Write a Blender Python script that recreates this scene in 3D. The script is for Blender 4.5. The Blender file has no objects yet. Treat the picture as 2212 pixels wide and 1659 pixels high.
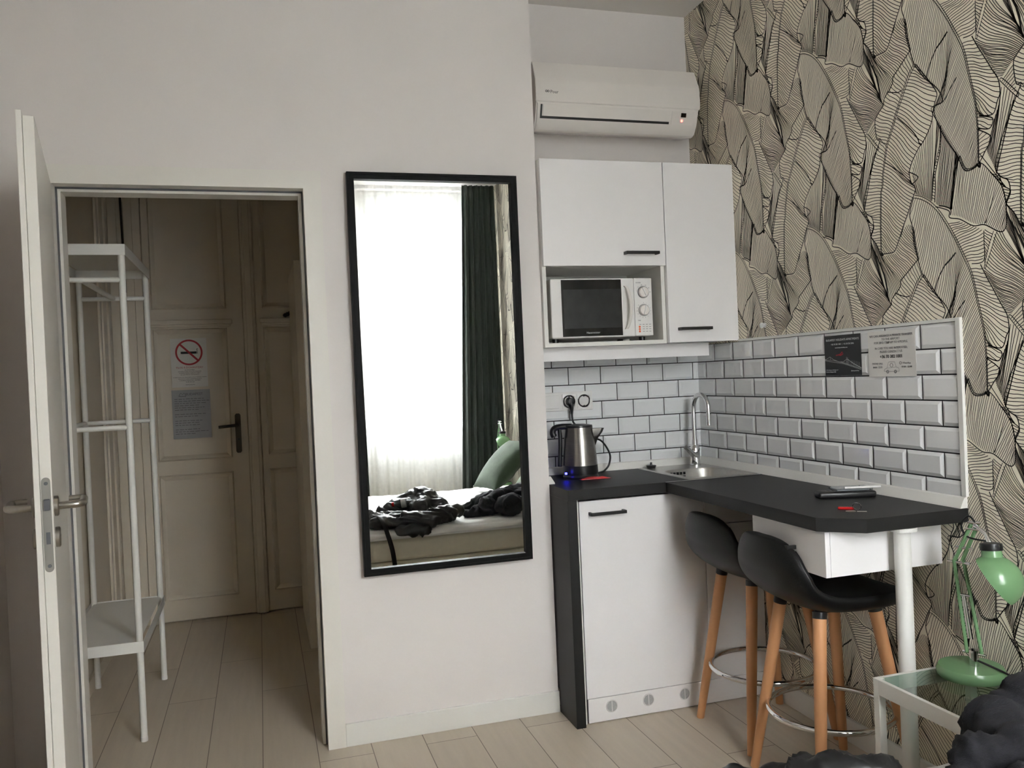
import bpy, bmesh, math, random
from mathutils import Vector, Matrix, noise
import numpy as np

S = bpy.context.scene
COL = S.collection
pi = math.pi

# ------------------------------------------------------------------ camera
cam_d = bpy.data.cameras.new('camera')
cam = bpy.data.objects.new('camera', cam_d)
COL.objects.link(cam)
cam_d.sensor_fit = 'HORIZONTAL'; cam_d.sensor_width = 36.0
cam_d.lens = 1823.06 * 36.0 / 2212.0
cam_d.clip_start = 0.02; cam_d.clip_end = 60
_r = Vector((0.95702263, -0.28669341, -0.04375578))
_u = Vector((0.04469287, -0.00327786, 0.9989954))
_f = Vector((0.28654883, 0.95801678, -0.00967616))
cam.matrix_world = Matrix(((_r.x, _u.x, -_f.x, 0), (_r.y, _u.y, -_f.y, 0), (_r.z, _u.z, -_f.z, 1.33515), (0, 0, 0, 1)))
S.camera = cam

# ------------------------------------------------------------------ daylight and exposure
world = bpy.data.worlds.new('overcast_sky'); S.world = world
world.use_nodes = True
bg = world.node_tree.nodes['Background']
bg.inputs[1].default_value = 6.0
_wn = world.node_tree.nodes; _wl = world.node_tree.links
_tc = _wn.new('ShaderNodeTexCoord'); _sx = _wn.new('ShaderNodeSeparateXYZ'); _cr = _wn.new('ShaderNodeValToRGB')
_wl.new(_tc.outputs['Generated'], _sx.inputs[0]); _wl.new(_sx.outputs['Z'], _cr.inputs['Fac']); _wl.new(_cr.outputs['Color'], bg.inputs[0])
_cr.color_ramp.elements[0].position = 0.0; _cr.color_ramp.elements[0].color = (.20, .20, .20, 1)      # street and facades below the skyline
_cr.color_ramp.elements[1].position = .7; _cr.color_ramp.elements[1].color = (1.0, .982, .992, 1)     # bright overcast sky
_e = _cr.color_ramp.elements.new(.25); _e.color = (.60, .592, .596, 1)
# sampling portal filling the window opening: it adds no light of its own
pl = bpy.data.lights.new('window_portal', 'AREA'); pl.shape = 'RECTANGLE'
pl.size = 1.04; pl.size_y = 2.1
pl.cycles.is_portal = True
po = bpy.data.objects.new('window_portal', pl); COL.objects.link(po)
po.location = (1.29, -0.70, 1.83); po.rotation_euler = (pi / 2, 0, pi)   # local -Z looks along +Y into the room
S.view_settings.view_transform = 'Standard'
S.view_settings.look = 'None'
S.view_settings.gamma = 1.0
S.view_settings.exposure = 3.6
S.view_settings.use_curve_mapping = False
S.cycles.use_denoising = True
S.cycles.max_bounces = 14
S.cycles.diffuse_bounces = 8
S.cycles.glossy_bounces = 6
S.cycles.transparent_max_bounces = 16
S.cycles.caustics_reflective = False
S.cycles.caustics_refractive = False
S.cycles.sample_clamp_indirect = 8.0

# ------------------------------------------------------------------ materials
def lin(c):
    return tuple(((v / 255) / 12.92 if v / 255 <= .04045 else ((v / 255 + .055) / 1.055) ** 2.4) for v in c)

def mat(name, rgb, rough=.5, metal=0.0, var=.06, scale=9.0, bump=0.0, bscale=120.0, coat=0.0, spec=.5, stretch=None, emit=None, sheen=0.0):
    m = bpy.data.materials.new(name); m.use_nodes = True
    nt = m.node_tree; N = nt.nodes; Lk = nt.links
    b = N['Principled BSDF']
    c = lin(rgb)
    tc = N.new('ShaderNodeTexCoord'); mp = N.new('ShaderNodeMapping')
    Lk.new(tc.outputs['Object'], mp.inputs['Vector'])
    if stretch: mp.inputs['Scale'].default_value = stretch
    nz = N.new('ShaderNodeTexNoise'); nz.inputs['Scale'].default_value = scale; nz.inputs['Detail'].default_value = 4
    Lk.new(mp.outputs['Vector'], nz.inputs['Vector'])
    cr = N.new('ShaderNodeValToRGB')
    cr.color_ramp.elements[0].position = .3; cr.color_ramp.elements[1].position = .7
    cr.color_ramp.elements[0].color = tuple(v * (1 - var) for v in c) + (1,)
    cr.color_ramp.elements[1].color = tuple(min(1, v * (1 + var)) for v in c) + (1,)
    Lk.new(nz.outputs['Fac'], cr.inputs['Fac'])
    Lk.new(cr.outputs['Color'], b.inputs['Base Color'])
    b.inputs['Roughness'].default_value = rough
    b.inputs['Metallic'].default_value = metal
    b.inputs['Specular IOR Level'].default_value = spec
    b.inputs['Coat Weight'].default_value = coat
    b.inputs['Coat Roughness'].default_value = .08
    b.inputs['Sheen Weight'].default_value = sheen
    if bump:
        n2 = N.new('ShaderNodeTexNoise'); n2.inputs['Scale'].default_value = bscale; n2.inputs['Detail'].default_value = 3
        Lk.new(mp.outputs['Vector'], n2.inputs['Vector'])
        bp = N.new('ShaderNodeBump'); bp.inputs['Strength'].default_value = bump; bp.inputs['Distance'].default_value = .002
        Lk.new(n2.outputs['Fac'], bp.inputs['Height']); Lk.new(bp.outputs['Normal'], b.inputs['Normal'])
    if emit:
        b.inputs['Emission Color'].default_value = lin(emit[0]) + (1,); b.inputs['Emission Strength'].default_value = emit[1]
    return m

def mat_floor():
    m = mat('laminate', (188, 176, 158), .42, var=.04)
    nt = m.node_tree; N = nt.nodes; Lk = nt.links; b = N['Principled BSDF']
    tc = N.new('ShaderNodeTexCoord'); mp = N.new('ShaderNodeMapping')
    mp.inputs['Rotation'].default_value = (0, 0, pi / 2); mp.inputs['Location'].default_value = (0, .239, 0)
    Lk.new(tc.outputs['Object'], mp.inputs['Vector'])
    br = N.new('ShaderNodeTexBrick'); br.offset = .37; br.squash = 1
    br.inputs['Scale'].default_value = 1; br.inputs['Mortar Size'].default_value = .0016; br.inputs['Mortar Smooth'].default_value = .1
    br.inputs['Brick Width'].default_value = 1.29; br.inputs['Row Height'].default_value = .1917
    a = lin((204, 193, 176)); d = lin((196, 185, 168)); mo = lin((118, 106, 92))
    br.inputs['Color1'].default_value = a + (1,); br.inputs['Color2'].default_value = d + (1,); br.inputs['Mortar'].default_value = mo + (1,)
    Lk.new(mp.outputs['Vector'], br.inputs['Vector'])
    m2 = N.new('ShaderNodeMapping'); m2.inputs['Scale'].default_value = (14, 1.1, 1)
    Lk.new(tc.outputs['Object'], m2.inputs['Vector'])
    nz = N.new('ShaderNodeTexNoise'); nz.inputs['Scale'].default_value = 3; nz.inputs['Detail'].default_value = 7
    Lk.new(m2.outputs['Vector'], nz.inputs['Vector'])
    cr = N.new('ShaderNodeValToRGB'); cr.color_ramp.elements[0].color = (.86, .85, .84, 1); cr.color_ramp.elements[1].color = (1.08, 1.07, 1.06, 1)
    Lk.new(nz.outputs['Fac'], cr.inputs['Fac'])
    mx = N.new('ShaderNodeMix'); mx.data_type = 'RGBA'; mx.blend_type = 'MULTIPLY'; mx.inputs['Factor'].default_value = 1
    Lk.new(br.outputs['Color'], mx.inputs['A']); Lk.new(cr.outputs['Color'], mx.inputs['B'])
    Lk.new(mx.outputs['Result'], b.inputs['Base Color'])
    return m

def mat_see(name, rgb, fac, gloss=None, translucent=False, holes=None):
    """mix of transparent with another shader: thin glass, voile or perforated sheet"""
    m = bpy.data.materials.new(name); m.use_nodes = True
    nt = m.node_tree; N = nt.nodes; Lk = nt.links
    for n in list(N): N.remove(n)
    out = N.new('ShaderNodeOutputMaterial'); mx = N.new('ShaderNodeMixShader'); tr = N.new('ShaderNodeBsdfTransparent')
    c = lin(rgb) + (1,)
    if gloss is not None:
        sh = N.new('ShaderNodeBsdfGlossy'); sh.inputs['Roughness'].default_value = gloss; sh.inputs['Color'].default_value = (1, 1, 1, 1)
        tr.inputs['Color'].default_value = c
        fr = N.new('ShaderNodeFresnel'); fr.inputs['IOR'].default_value = 1.5
        ge = N.new('ShaderNodeNewGeometry'); sb = N.new('ShaderNodeMath'); sb.operation = 'SUBTRACT'; sb.inputs[0].default_value = 1.0
        ml = N.new('ShaderNodeMath'); ml.operation = 'MULTIPLY'          # outer faces reflect, inner faces only let light through
        Lk.new(ge.outputs['Backfacing'], sb.inputs[1]); Lk.new(fr.outputs[0], ml.inputs[0]); Lk.new(sb.outputs[0], ml.inputs[1]); Lk.new(ml.outputs[0], mx.inputs[0])
    elif translucent:
        d = N.new('ShaderNodeBsdfDiffuse'); t = N.new('ShaderNodeBsdfTranslucent'); a = N.new('ShaderNodeMixShader')
        d.inputs['Color'].default_value = c; t.inputs['Color'].default_value = c; a.inputs[0].default_value = .55
        Lk.new(d.outputs[0], a.inputs[1]); Lk.new(t.outputs[0], a.inputs[2]); sh = a
        tc = N.new('ShaderNodeTexCoord'); wv = N.new('ShaderNodeTexNoise'); wv.inputs['Scale'].default_value = 30
        Lk.new(tc.outputs['Object'], wv.inputs['Vector'])
        mr = N.new('ShaderNodeMapRange'); mr.inputs['To Min'].default_value = fac - .04; mr.inputs['To Max'].default_value = fac + .04
        Lk.new(wv.outputs['Fac'], mr.inputs['Value']); Lk.new(mr.outputs[0], mx.inputs[0])
    else:
        sh = N.new('ShaderNodeBsdfPrincipled'); sh.inputs['Base Color'].default_value = c; sh.inputs['Roughness'].default_value = .5
        tc = N.new('ShaderNodeTexCoord'); ck = N.new('ShaderNodeTexVoronoi'); ck.inputs['Scale'].default_value = holes; ck.inputs['Randomness'].default_value = 0
        Lk.new(tc.outputs['Object'], ck.inputs['Vector'])
        mt = N.new('ShaderNodeMath'); mt.operation = 'GREATER_THAN'; mt.inputs[1].default_value = fac
        Lk.new(ck.outputs['Distance'], mt.inputs[0]); Lk.new(mt.outputs[0], mx.inputs[0])
    Lk.new(tr.outputs[0], mx.inputs[1]); Lk.new(sh.outputs[0], mx.inputs[2]); Lk.new(mx.outputs[0], out.inputs['Surface'])
    return m

M = {}
M['wall'] = mat('wall_paint', (222, 217, 214), .75, var=.015, scale=3, bump=.08, bscale=180)
M['hall'] = mat('hall_paint', (214, 205, 189), .6, var=.03, scale=4)
M['ceil'] = mat('ceiling_paint', (216, 213, 208), .8, var=.015, scale=3)
M['floor'] = mat_floor()
M['trim'] = mat('white_lacquer', (222, 219, 212), .38, var=.012)
M['olddoor'] = mat('old_gloss_paint', (216, 207, 191), .3, var=.03, scale=6, bump=.12, bscale=30)
M['paper'] = mat('wallpaper_cream', (246, 238, 219), .7, var=.015)
M['ink'] = mat('wallpaper_ink', (30, 24, 18), .6, var=.02)
M['tile'] = mat('glazed_tile', (226, 227, 228), .12, var=.015, scale=4, bump=.05, bscale=14)
M['grout'] = mat('black_grout', (28, 28, 29), .8)
M['cab'] = mat('white_melamine', (230, 228, 228), .35, var=.008)
M['cabin'] = mat('white_melamine_edge', (222, 221, 216), .4, var=.008)
M['black'] = mat('black_laminate', (27, 27, 27), .5, var=.08, scale=60, bump=.15, bscale=300, spec=.35)
M['blackm'] = mat('black_metal', (18, 18, 18), .4)
M['frame'] = mat('black_frame', (9, 9, 9), .55, spec=.15)
M['alu'] = mat('aluminium', (190, 190, 188), .35, 1.0)
M['steel'] = mat('brushed_steel', (146, 143, 138), .26, 1.0, var=.12, scale=30, stretch=(1, 1, 24))
M['sinksteel'] = mat('sink_steel', (186, 184, 178), .3, 1.0, var=.06, scale=40)
M['chrome'] = mat('chrome', (225, 225, 225), .06, 1.0, var=.01)
M['nickel'] = mat('brushed_nickel', (168, 163, 154), .3, 1.0, var=.05, scale=50)
M['bronze'] = mat('aged_bronze', (92, 86, 74), .42, 1.0, var=.06)
M['darksteel'] = mat('satin_dark_steel', (96, 94, 90), .42, 1.0, var=.05)
M['lockplate'] = mat('lock_plate_steel', (150, 148, 142), .5, 1.0, var=.04)
M['mirror'] = mat('mirror_glass', (246, 248, 247), .0, 1.0, var=.0)
M['acw'] = mat('white_gloss_plastic', (226, 221, 216), .14, var=.008)
M['plw'] = mat('white_plastic', (224, 222, 220), .3, var=.01)
M['blk'] = mat('black_plastic', (24, 24, 25), .35)
M['blkgloss'] = mat('black_glass', (8, 8, 9), .06, var=.02)
M['window'] = mat('microwave_window', (40, 42, 42), .18, var=.12, scale=30)
M['grey'] = mat('grey_print', (90, 92, 96), .5)
M['orange'] = mat('orange_print', (232, 112, 70), .5)
M['led'] = mat('red_led', (255, 60, 50), .4, emit=((255, 70, 60), 1.2))
M['blue'] = mat('blue_led', (40, 40, 255), .4, emit=((40, 40, 255), 2.5))
M['leather'] = mat('black_leatherette', (13, 13, 14), .45, spec=.3, var=.08, scale=50, bump=.2, bscale=260)
M['wood'] = mat('beech', (198, 144, 100), .45, var=.10, scale=14, stretch=(1, 1, .12), bump=.05)
M['whitemetal'] = mat('white_powdercoat', (226, 225, 220), .45, var=.01)
M['post'] = mat('white_post', (222, 221, 217), .4, var=.01)
M['glass'] = mat_see('table_glass', (226, 234, 230), 0, gloss=.0)
M['pane'] = mat_see('window_glass', (248, 250, 250), 0, gloss=.0)
M['voile'] = mat_see('sheer_voile', (238, 240, 242), .38, translucent=True)
M['mesh'] = mat_see('perforated_white_sheet', (226, 225, 220), .33, holes=260)
M['green'] = mat('sage_enamel', (112, 150, 108), .22, var=.02)
M['velvet'] = mat('dark_green_velvet', (52, 60, 55), .85, var=.10, scale=8, sheen=.1)
M['cushion'] = mat('green_velvet', (60, 76, 58), .85, var=.2, scale=10, sheen=.05, bump=.25, bscale=60)
M['cushion2'] = mat('sage_velvet', (112, 124, 104), .85, var=.14, scale=10, sheen=.05, bump=.25, bscale=60)
M['sheet'] = mat('white_cotton', (226, 225, 223), .85, var=.03, scale=20, bump=.3, bscale=40)
M['mattress'] = mat('cream_fabric', (206, 202, 184), .85, var=.03, scale=30, bump=.2, bscale=200)
M['jacket'] = mat('black_nylon', (19, 19, 21), .38, var=.12, scale=20, bump=.3, bscale=50)
M['hoodie'] = mat('charcoal_knit', (22, 22, 29), .9, var=.35, scale=30, stretch=(1.2, 6, 6), bump=.8, bscale=90)
M['strap'] = mat('black_webbing', (14, 14, 14), .7)
M['paperw'] = mat('white_paper', (222, 220, 216), .55, var=.015)
M['paperg'] = mat('grey_blue_paper', (164, 166, 170), .6, var=.10, scale=9)
M['card'] = mat('black_card', (34, 35, 37), .4, var=.04)
M['red'] = mat('red_print', (168, 30, 44), .5)
M['redp'] = mat('red_plastic', (190, 22, 26), .25)
M['textk'] = mat('dark_ink', (30, 30, 32), .6)
M['textg'] = mat('grey_ink', (96, 96, 98), .6)
M['textw'] = mat('pale_ink', (196, 200, 198), .6)
M['foil'] = mat('red_foil', (170, 50, 52), .3, var=.3, scale=40, bump=.4, bscale=90)
M['clear'] = mat_see('clear_plastic', (225, 228, 228), 0, gloss=.1)
M['brown'] = mat('dark_brown', (52, 36, 22), .7, var=.2, scale=40)

# ------------------------------------------------------------------ object helpers
def off(o):
    v = Vector((0, 0, 0))
    while o is not None:
        v += o.location; o = o.parent
    return v

def thing(name, label, cat, loc, group=None, kind=None):
    o = bpy.data.objects.new(name, None); COL.objects.link(o)
    o.empty_display_size = .05
    o.location = loc
    tag(o, label, cat, group, kind)
    return o

def tag(o, label=None, cat=None, group=None, kind=None):
    if label: o['label'] = label
    if cat: o['category'] = cat
    if group: o['group'] = group
    if kind: o['kind'] = kind
    return o

def obj(name, bm, m, parent=None, smooth=False, loc=None, label=None):
    """link a bmesh built in world coordinates as ONE mesh object (origin at its thing, or at loc)"""
    me = bpy.data.meshes.new(name)
    bmesh.ops.recalc_face_normals(bm, faces=bm.faces[:])
    base = off(parent) if parent is not None else Vector(loc or (0, 0, 0))
    bmesh.ops.translate(bm, verts=bm.verts[:], vec=-base)
    bm.to_mesh(me); bm.free()
    for mm in (m if isinstance(m, (list, tuple)) else [m]): me.materials.append(mm)
    if smooth:
        me.polygons.foreach_set('use_smooth', [True] * len(me.polygons))
        if smooth != 'all':
            try: me.set_sharp_from_angle(angle=math.radians(40))
            except Exception: pass
    o = bpy.data.objects.new(name, me); COL.objects.link(o)
    if parent is not None: o.parent = parent
    else: o.location = base
    if label: o['label'] = label
    return o

def struct(name, bm, m, smooth=False, loc=None, parent=None):
    o = obj(name, bm, m, parent, smooth, loc)
    if parent is None: o['kind'] = 'structure'
    return o

def B(): return bmesh.new()

def box(bm, x0, x1, y0, y1, z0, z1, bev=0.0, seg=2, rot=None, mi=0):
    n0 = len(bm.verts)
    vs = [bm.verts.new((x, y, z)) for z in (min(z0, z1), max(z0, z1)) for y in (min(y0, y1), max(y0, y1)) for x in (min(x0, x1), max(x0, x1))]
    fs = [bm.faces.new([vs[i] for i in q]) for q in ((0, 2, 3, 1), (4, 5, 7, 6), (0, 1, 5, 4), (2, 6, 7, 3), (0, 4, 6, 2), (1, 3, 7, 5))]
    for f in fs: f.material_index = mi
    if bev:
        es = list({e for f in fs for e in f.edges})
        bmesh.ops.bevel(bm, geom=es, offset=bev, segments=seg, affect='EDGES', profile=.5)
    bm.verts.ensure_lookup_table()
    if rot:
        piv, m3 = rot
        piv = Vector(piv)
        for v in bm.verts[n0:]: v.co = piv + m3 @ (v.co - piv)
    return bm

def bx(*a, **k): return box(B(), *a, **k)

def frame_of(d):
    d = Vector(d).normalized()
    a = Vector((0, 0, 1)) if abs(d.z) < .95 else Vector((1, 0, 0))
    x = d.cross(a).normalized(); y = d.cross(x).normalized()
    return x, y, d

def tube(bm, pts, r, seg=12, cap=True, mi=0):
    """round tube along points; r a number or a list"""
    pts = [Vector(q) for q in pts]; n = len(pts)
    rs = r if isinstance(r, (list, tuple)) else [r] * n
    rings = []; px = None
    for i in range(n):
        d = (pts[min(i + 1, n - 1)] - pts[max(i - 1, 0)])
        if px is None: x, y, d = frame_of(d)
        else:
            d.normalize(); x = (px - d * px.dot(d)).normalized(); y = d.cross(x)
        px = x
        rings.append([bm.verts.new(pts[i] + (x * math.cos(t) + y * math.sin(t)) * rs[i]) for t in [2 * pi * k / seg for k in range(seg)]])
    for a, b in zip(rings, rings[1:]):
        for k in range(seg):
            f = bm.faces.new((a[k], a[(k + 1) % seg], b[(k + 1) % seg], b[k])); f.material_index = mi
    if cap:
        for q in (rings[0][::-1], rings[-1]):
            f = bm.faces.new(q); f.material_index = mi
    return bm

def smooth_pts(pts, n=8):
    pts = [Vector(q) for q in pts]; out = []
    for i in range(len(pts) - 1):
        p0 = pts[max(i - 1, 0)]; p1 = pts[i]; p2 = pts[i + 1]; p3 = pts[min(i + 2, len(pts) - 1)]
        for k in range(n):
            t = k / n
            out.append(.5 * ((2 * p1) + (-p0 + p2) * t + (2 * p0 - 5 * p1 + 4 * p2 - p3) * t * t + (-p0 + 3 * p1 - 3 * p2 + p3) * t ** 3))
    out.append(pts[-1]); return out

def lathe(bm, prof, c, axis=(0, 0, 1), seg=40, mi=0):
    """revolve (radius, height) pairs about an axis through c"""
    x, y, d = frame_of(axis); c = Vector(c); rings = []
    for r, h in prof:
        if r < 1e-6: rings.append([bm.verts.new(c + d * h)])
        else: rings.append([bm.verts.new(c + d * h + (x * math.cos(2 * pi * k / seg) + y * math.sin(2 * pi * k / seg)) * r) for k in range(seg)])
    for a, b in zip(rings, rings[1:]):
        for k in range(seg):
            k2 = (k + 1) % seg
            if len(a) == 1 and len(b) == 1: continue
            if len(a) == 1: f = bm.faces.new((a[0], b[k2], b[k]))
            elif len(b) == 1: f = bm.faces.new((a[k], a[k2], b[0]))
            else: f = bm.faces.new((a[k], a[k2], b[k2], b[k]))
            f.material_index = mi
    for q in (rings[0], rings[-1]):
        if len(q) > 2:
            try:
                f = bm.faces.new(q); f.material_index = mi
            except ValueError: pass
    return bm

def torus(bm, c, R, r, axis=(0, 0, 1), seg=64, s2=12):
    x, y, d = frame_of(axis); c = Vector(c); rings = []
    for k in range(seg):
        a = 2 * pi * k / seg; u = x * math.cos(a) + y * math.sin(a)
        rings.append([bm.verts.new(c + u * (R + r * math.cos(2 * pi * j / s2)) + d * r * math.sin(2 * pi * j / s2)) for j in range(s2)])
    for i in range(seg):
        a = rings[i]; b = rings[(i + 1) % seg]
        for j in range(s2): bm.faces.new((a[j], a[(j + 1) % s2], b[(j + 1) % s2], b[j]))
    return bm

def prism(bm, poly, axis, a, b, mi=0):
    """extrude a 2D polygon along axis 0/1/2 from a to b (poly holds the other two coordinates in order)"""
    def P(q, t):
        l = list(q); l.insert(axis, t); return l
    A = [bm.verts.new(P(q, a)) for q in poly]; Bv = [bm.verts.new(P(q, b)) for q in poly]
    n = len(poly)
    fs = [bm.faces.new(A), bm.faces.new(Bv[::-1])]
    for i in range(n): fs.append(bm.faces.new((A[i], Bv[i], Bv[(i + 1) % n], A[(i + 1) % n])))
    for f in fs: f.material_index = mi
    return bm

def grid_surf(bm, fn, nu, nv, closed_u=False, mi=0):
    V = [[bm.verts.new(fn(i / nu, j / nv)) for j in range(nv + 1)] for i in range(nu + (0 if closed_u else 1))]
    nI = nu if closed_u else nu
    for i in range(nI):
        a = V[i]; b = V[(i + 1) % len(V)]
        for j in range(nv):
            f = bm.faces.new((a[j], b[j], b[j + 1], a[j + 1])); f.material_index = mi
    return bm

def text_bm(bm, s, origin, right, up, size, align='CENTER', mi=0, thick=.0004, bold=0.0):
    cu = bpy.data.curves.new('t', 'FONT'); cu.body = s; cu.size = size; cu.align_x = align; cu.align_y = 'CENTER'
    cu.offset = bold; cu.extrude = thick / 2; cu.resolution_u = 2
    o = bpy.data.objects.new('t', cu); COL.objects.link(o)
    dg = bpy.context.evaluated_depsgraph_get()
    me = bpy.data.meshes.new_from_object(o.evaluated_get(dg))
    r = Vector(right).normalized(); u = Vector(up).normalized(); n = r.cross(u); O = Vector(origin)
    n0 = len(bm.verts); f0 = len(bm.faces)
    bm.from_mesh(me); bm.verts.ensure_lookup_table(); bm.faces.ensure_lookup_table()
    for v in bm.verts[n0:]: v.co = O + r * v.co.x + u * v.co.y + n * (v.co.z + thick / 2)
    for f in bm.faces[f0:]: f.material_index = mi
    bpy.data.objects.remove(o); bpy.data.curves.remove(cu); bpy.data.meshes.remove(me)
    return bm

def stroke(bm, pts, w, n, mi=0):
    """flat ribbon of width w on a plane with normal n"""
    n = Vector(n); pts = [Vector(q) for q in pts]; L = []
    for i, q in enumerate(pts):
        d = (pts[min(i + 1, len(pts) - 1)] - pts[max(i - 1, 0)]).normalized(); s = d.cross(n).normalized() * w / 2
        L.append((bm.verts.new(q - s), bm.verts.new(q + s)))
    for a, b in zip(L, L[1:]):
        f = bm.faces.new((a[0], a[1], b[1], b[0])); f.material_index = mi
    return bm

def dup(root, loc, rotz=0.0, label=None):
    """copy a thing with its parts and sub-parts"""
    c = root.copy(); COL.objects.link(c); c.location = loc; c.rotation_euler = (0, 0, rotz)
    if label: c['label'] = label
    def rec(src, dst):
        for ch in list(src.children):
            d = ch.copy(); COL.objects.link(d); d.parent = dst; rec(ch, d)
    rec(root, c)
    return c

def knot_noise(p, s):
    return noise.noise(Vector(p) * s)
# ------------------------------------------------------------------ room shell
XR, YM, YN, XL, YW, ZC = 1.9365, 3.158, 3.472, -.83, -.52, 2.94
XH, YF, XN = -.785, 5.235, 1.08           # hall left wall, hall far wall, kitchen niche side
struct('floor', bx(-2.2, 2.3, -1.1, 5.4, -.06, 0), M['floor'])
struct('ceiling', bx(-2.2, 2.3, -1.1, 5.4, ZC, ZC + .08), M['ceil'])
bm = B()
box(bm, XL - .3, -.66, YM, 3.28, 0, ZC); box(bm, -.66, .204, YM, 3.28, 2.068, ZC); box(bm, .204, XN, YM, 3.28, 0, ZC)
box(bm, .95, XN, 3.28, YN + .1, 0, ZC)
struct('wall_back', bm, M['wall'])
struct('wall_kitchen', bx(XN, XR + .2, YN, YN + .1, 0, ZC), M['wall'])
struct('wall_left', bx(XL - .12, XL, YW - .5, YM, 0, ZC), M['wall'])
bm = B()
box(bm, XL - .12, .78, YW - .19, YW, 0, ZC); box(bm, 1.80, XR + .2, YW - .19, YW, 0, ZC); box(bm, .78, 1.80, YW - .19, YW, 2.88, ZC)
struct('wall_front', bm, M['wall'])
struct('wall_hall_left', bx(XH - .12, XH, 3.28, 5.4, 0, ZC), M['hall'])
struct('wall_hall_far', bx(XH - .12, 1.1, YF, YF + .12, 0, ZC), M['hall'])
struct('wall_hall_right', bx(.80, .92, 3.28, 5.4, 0, ZC), M['hall'])

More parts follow.
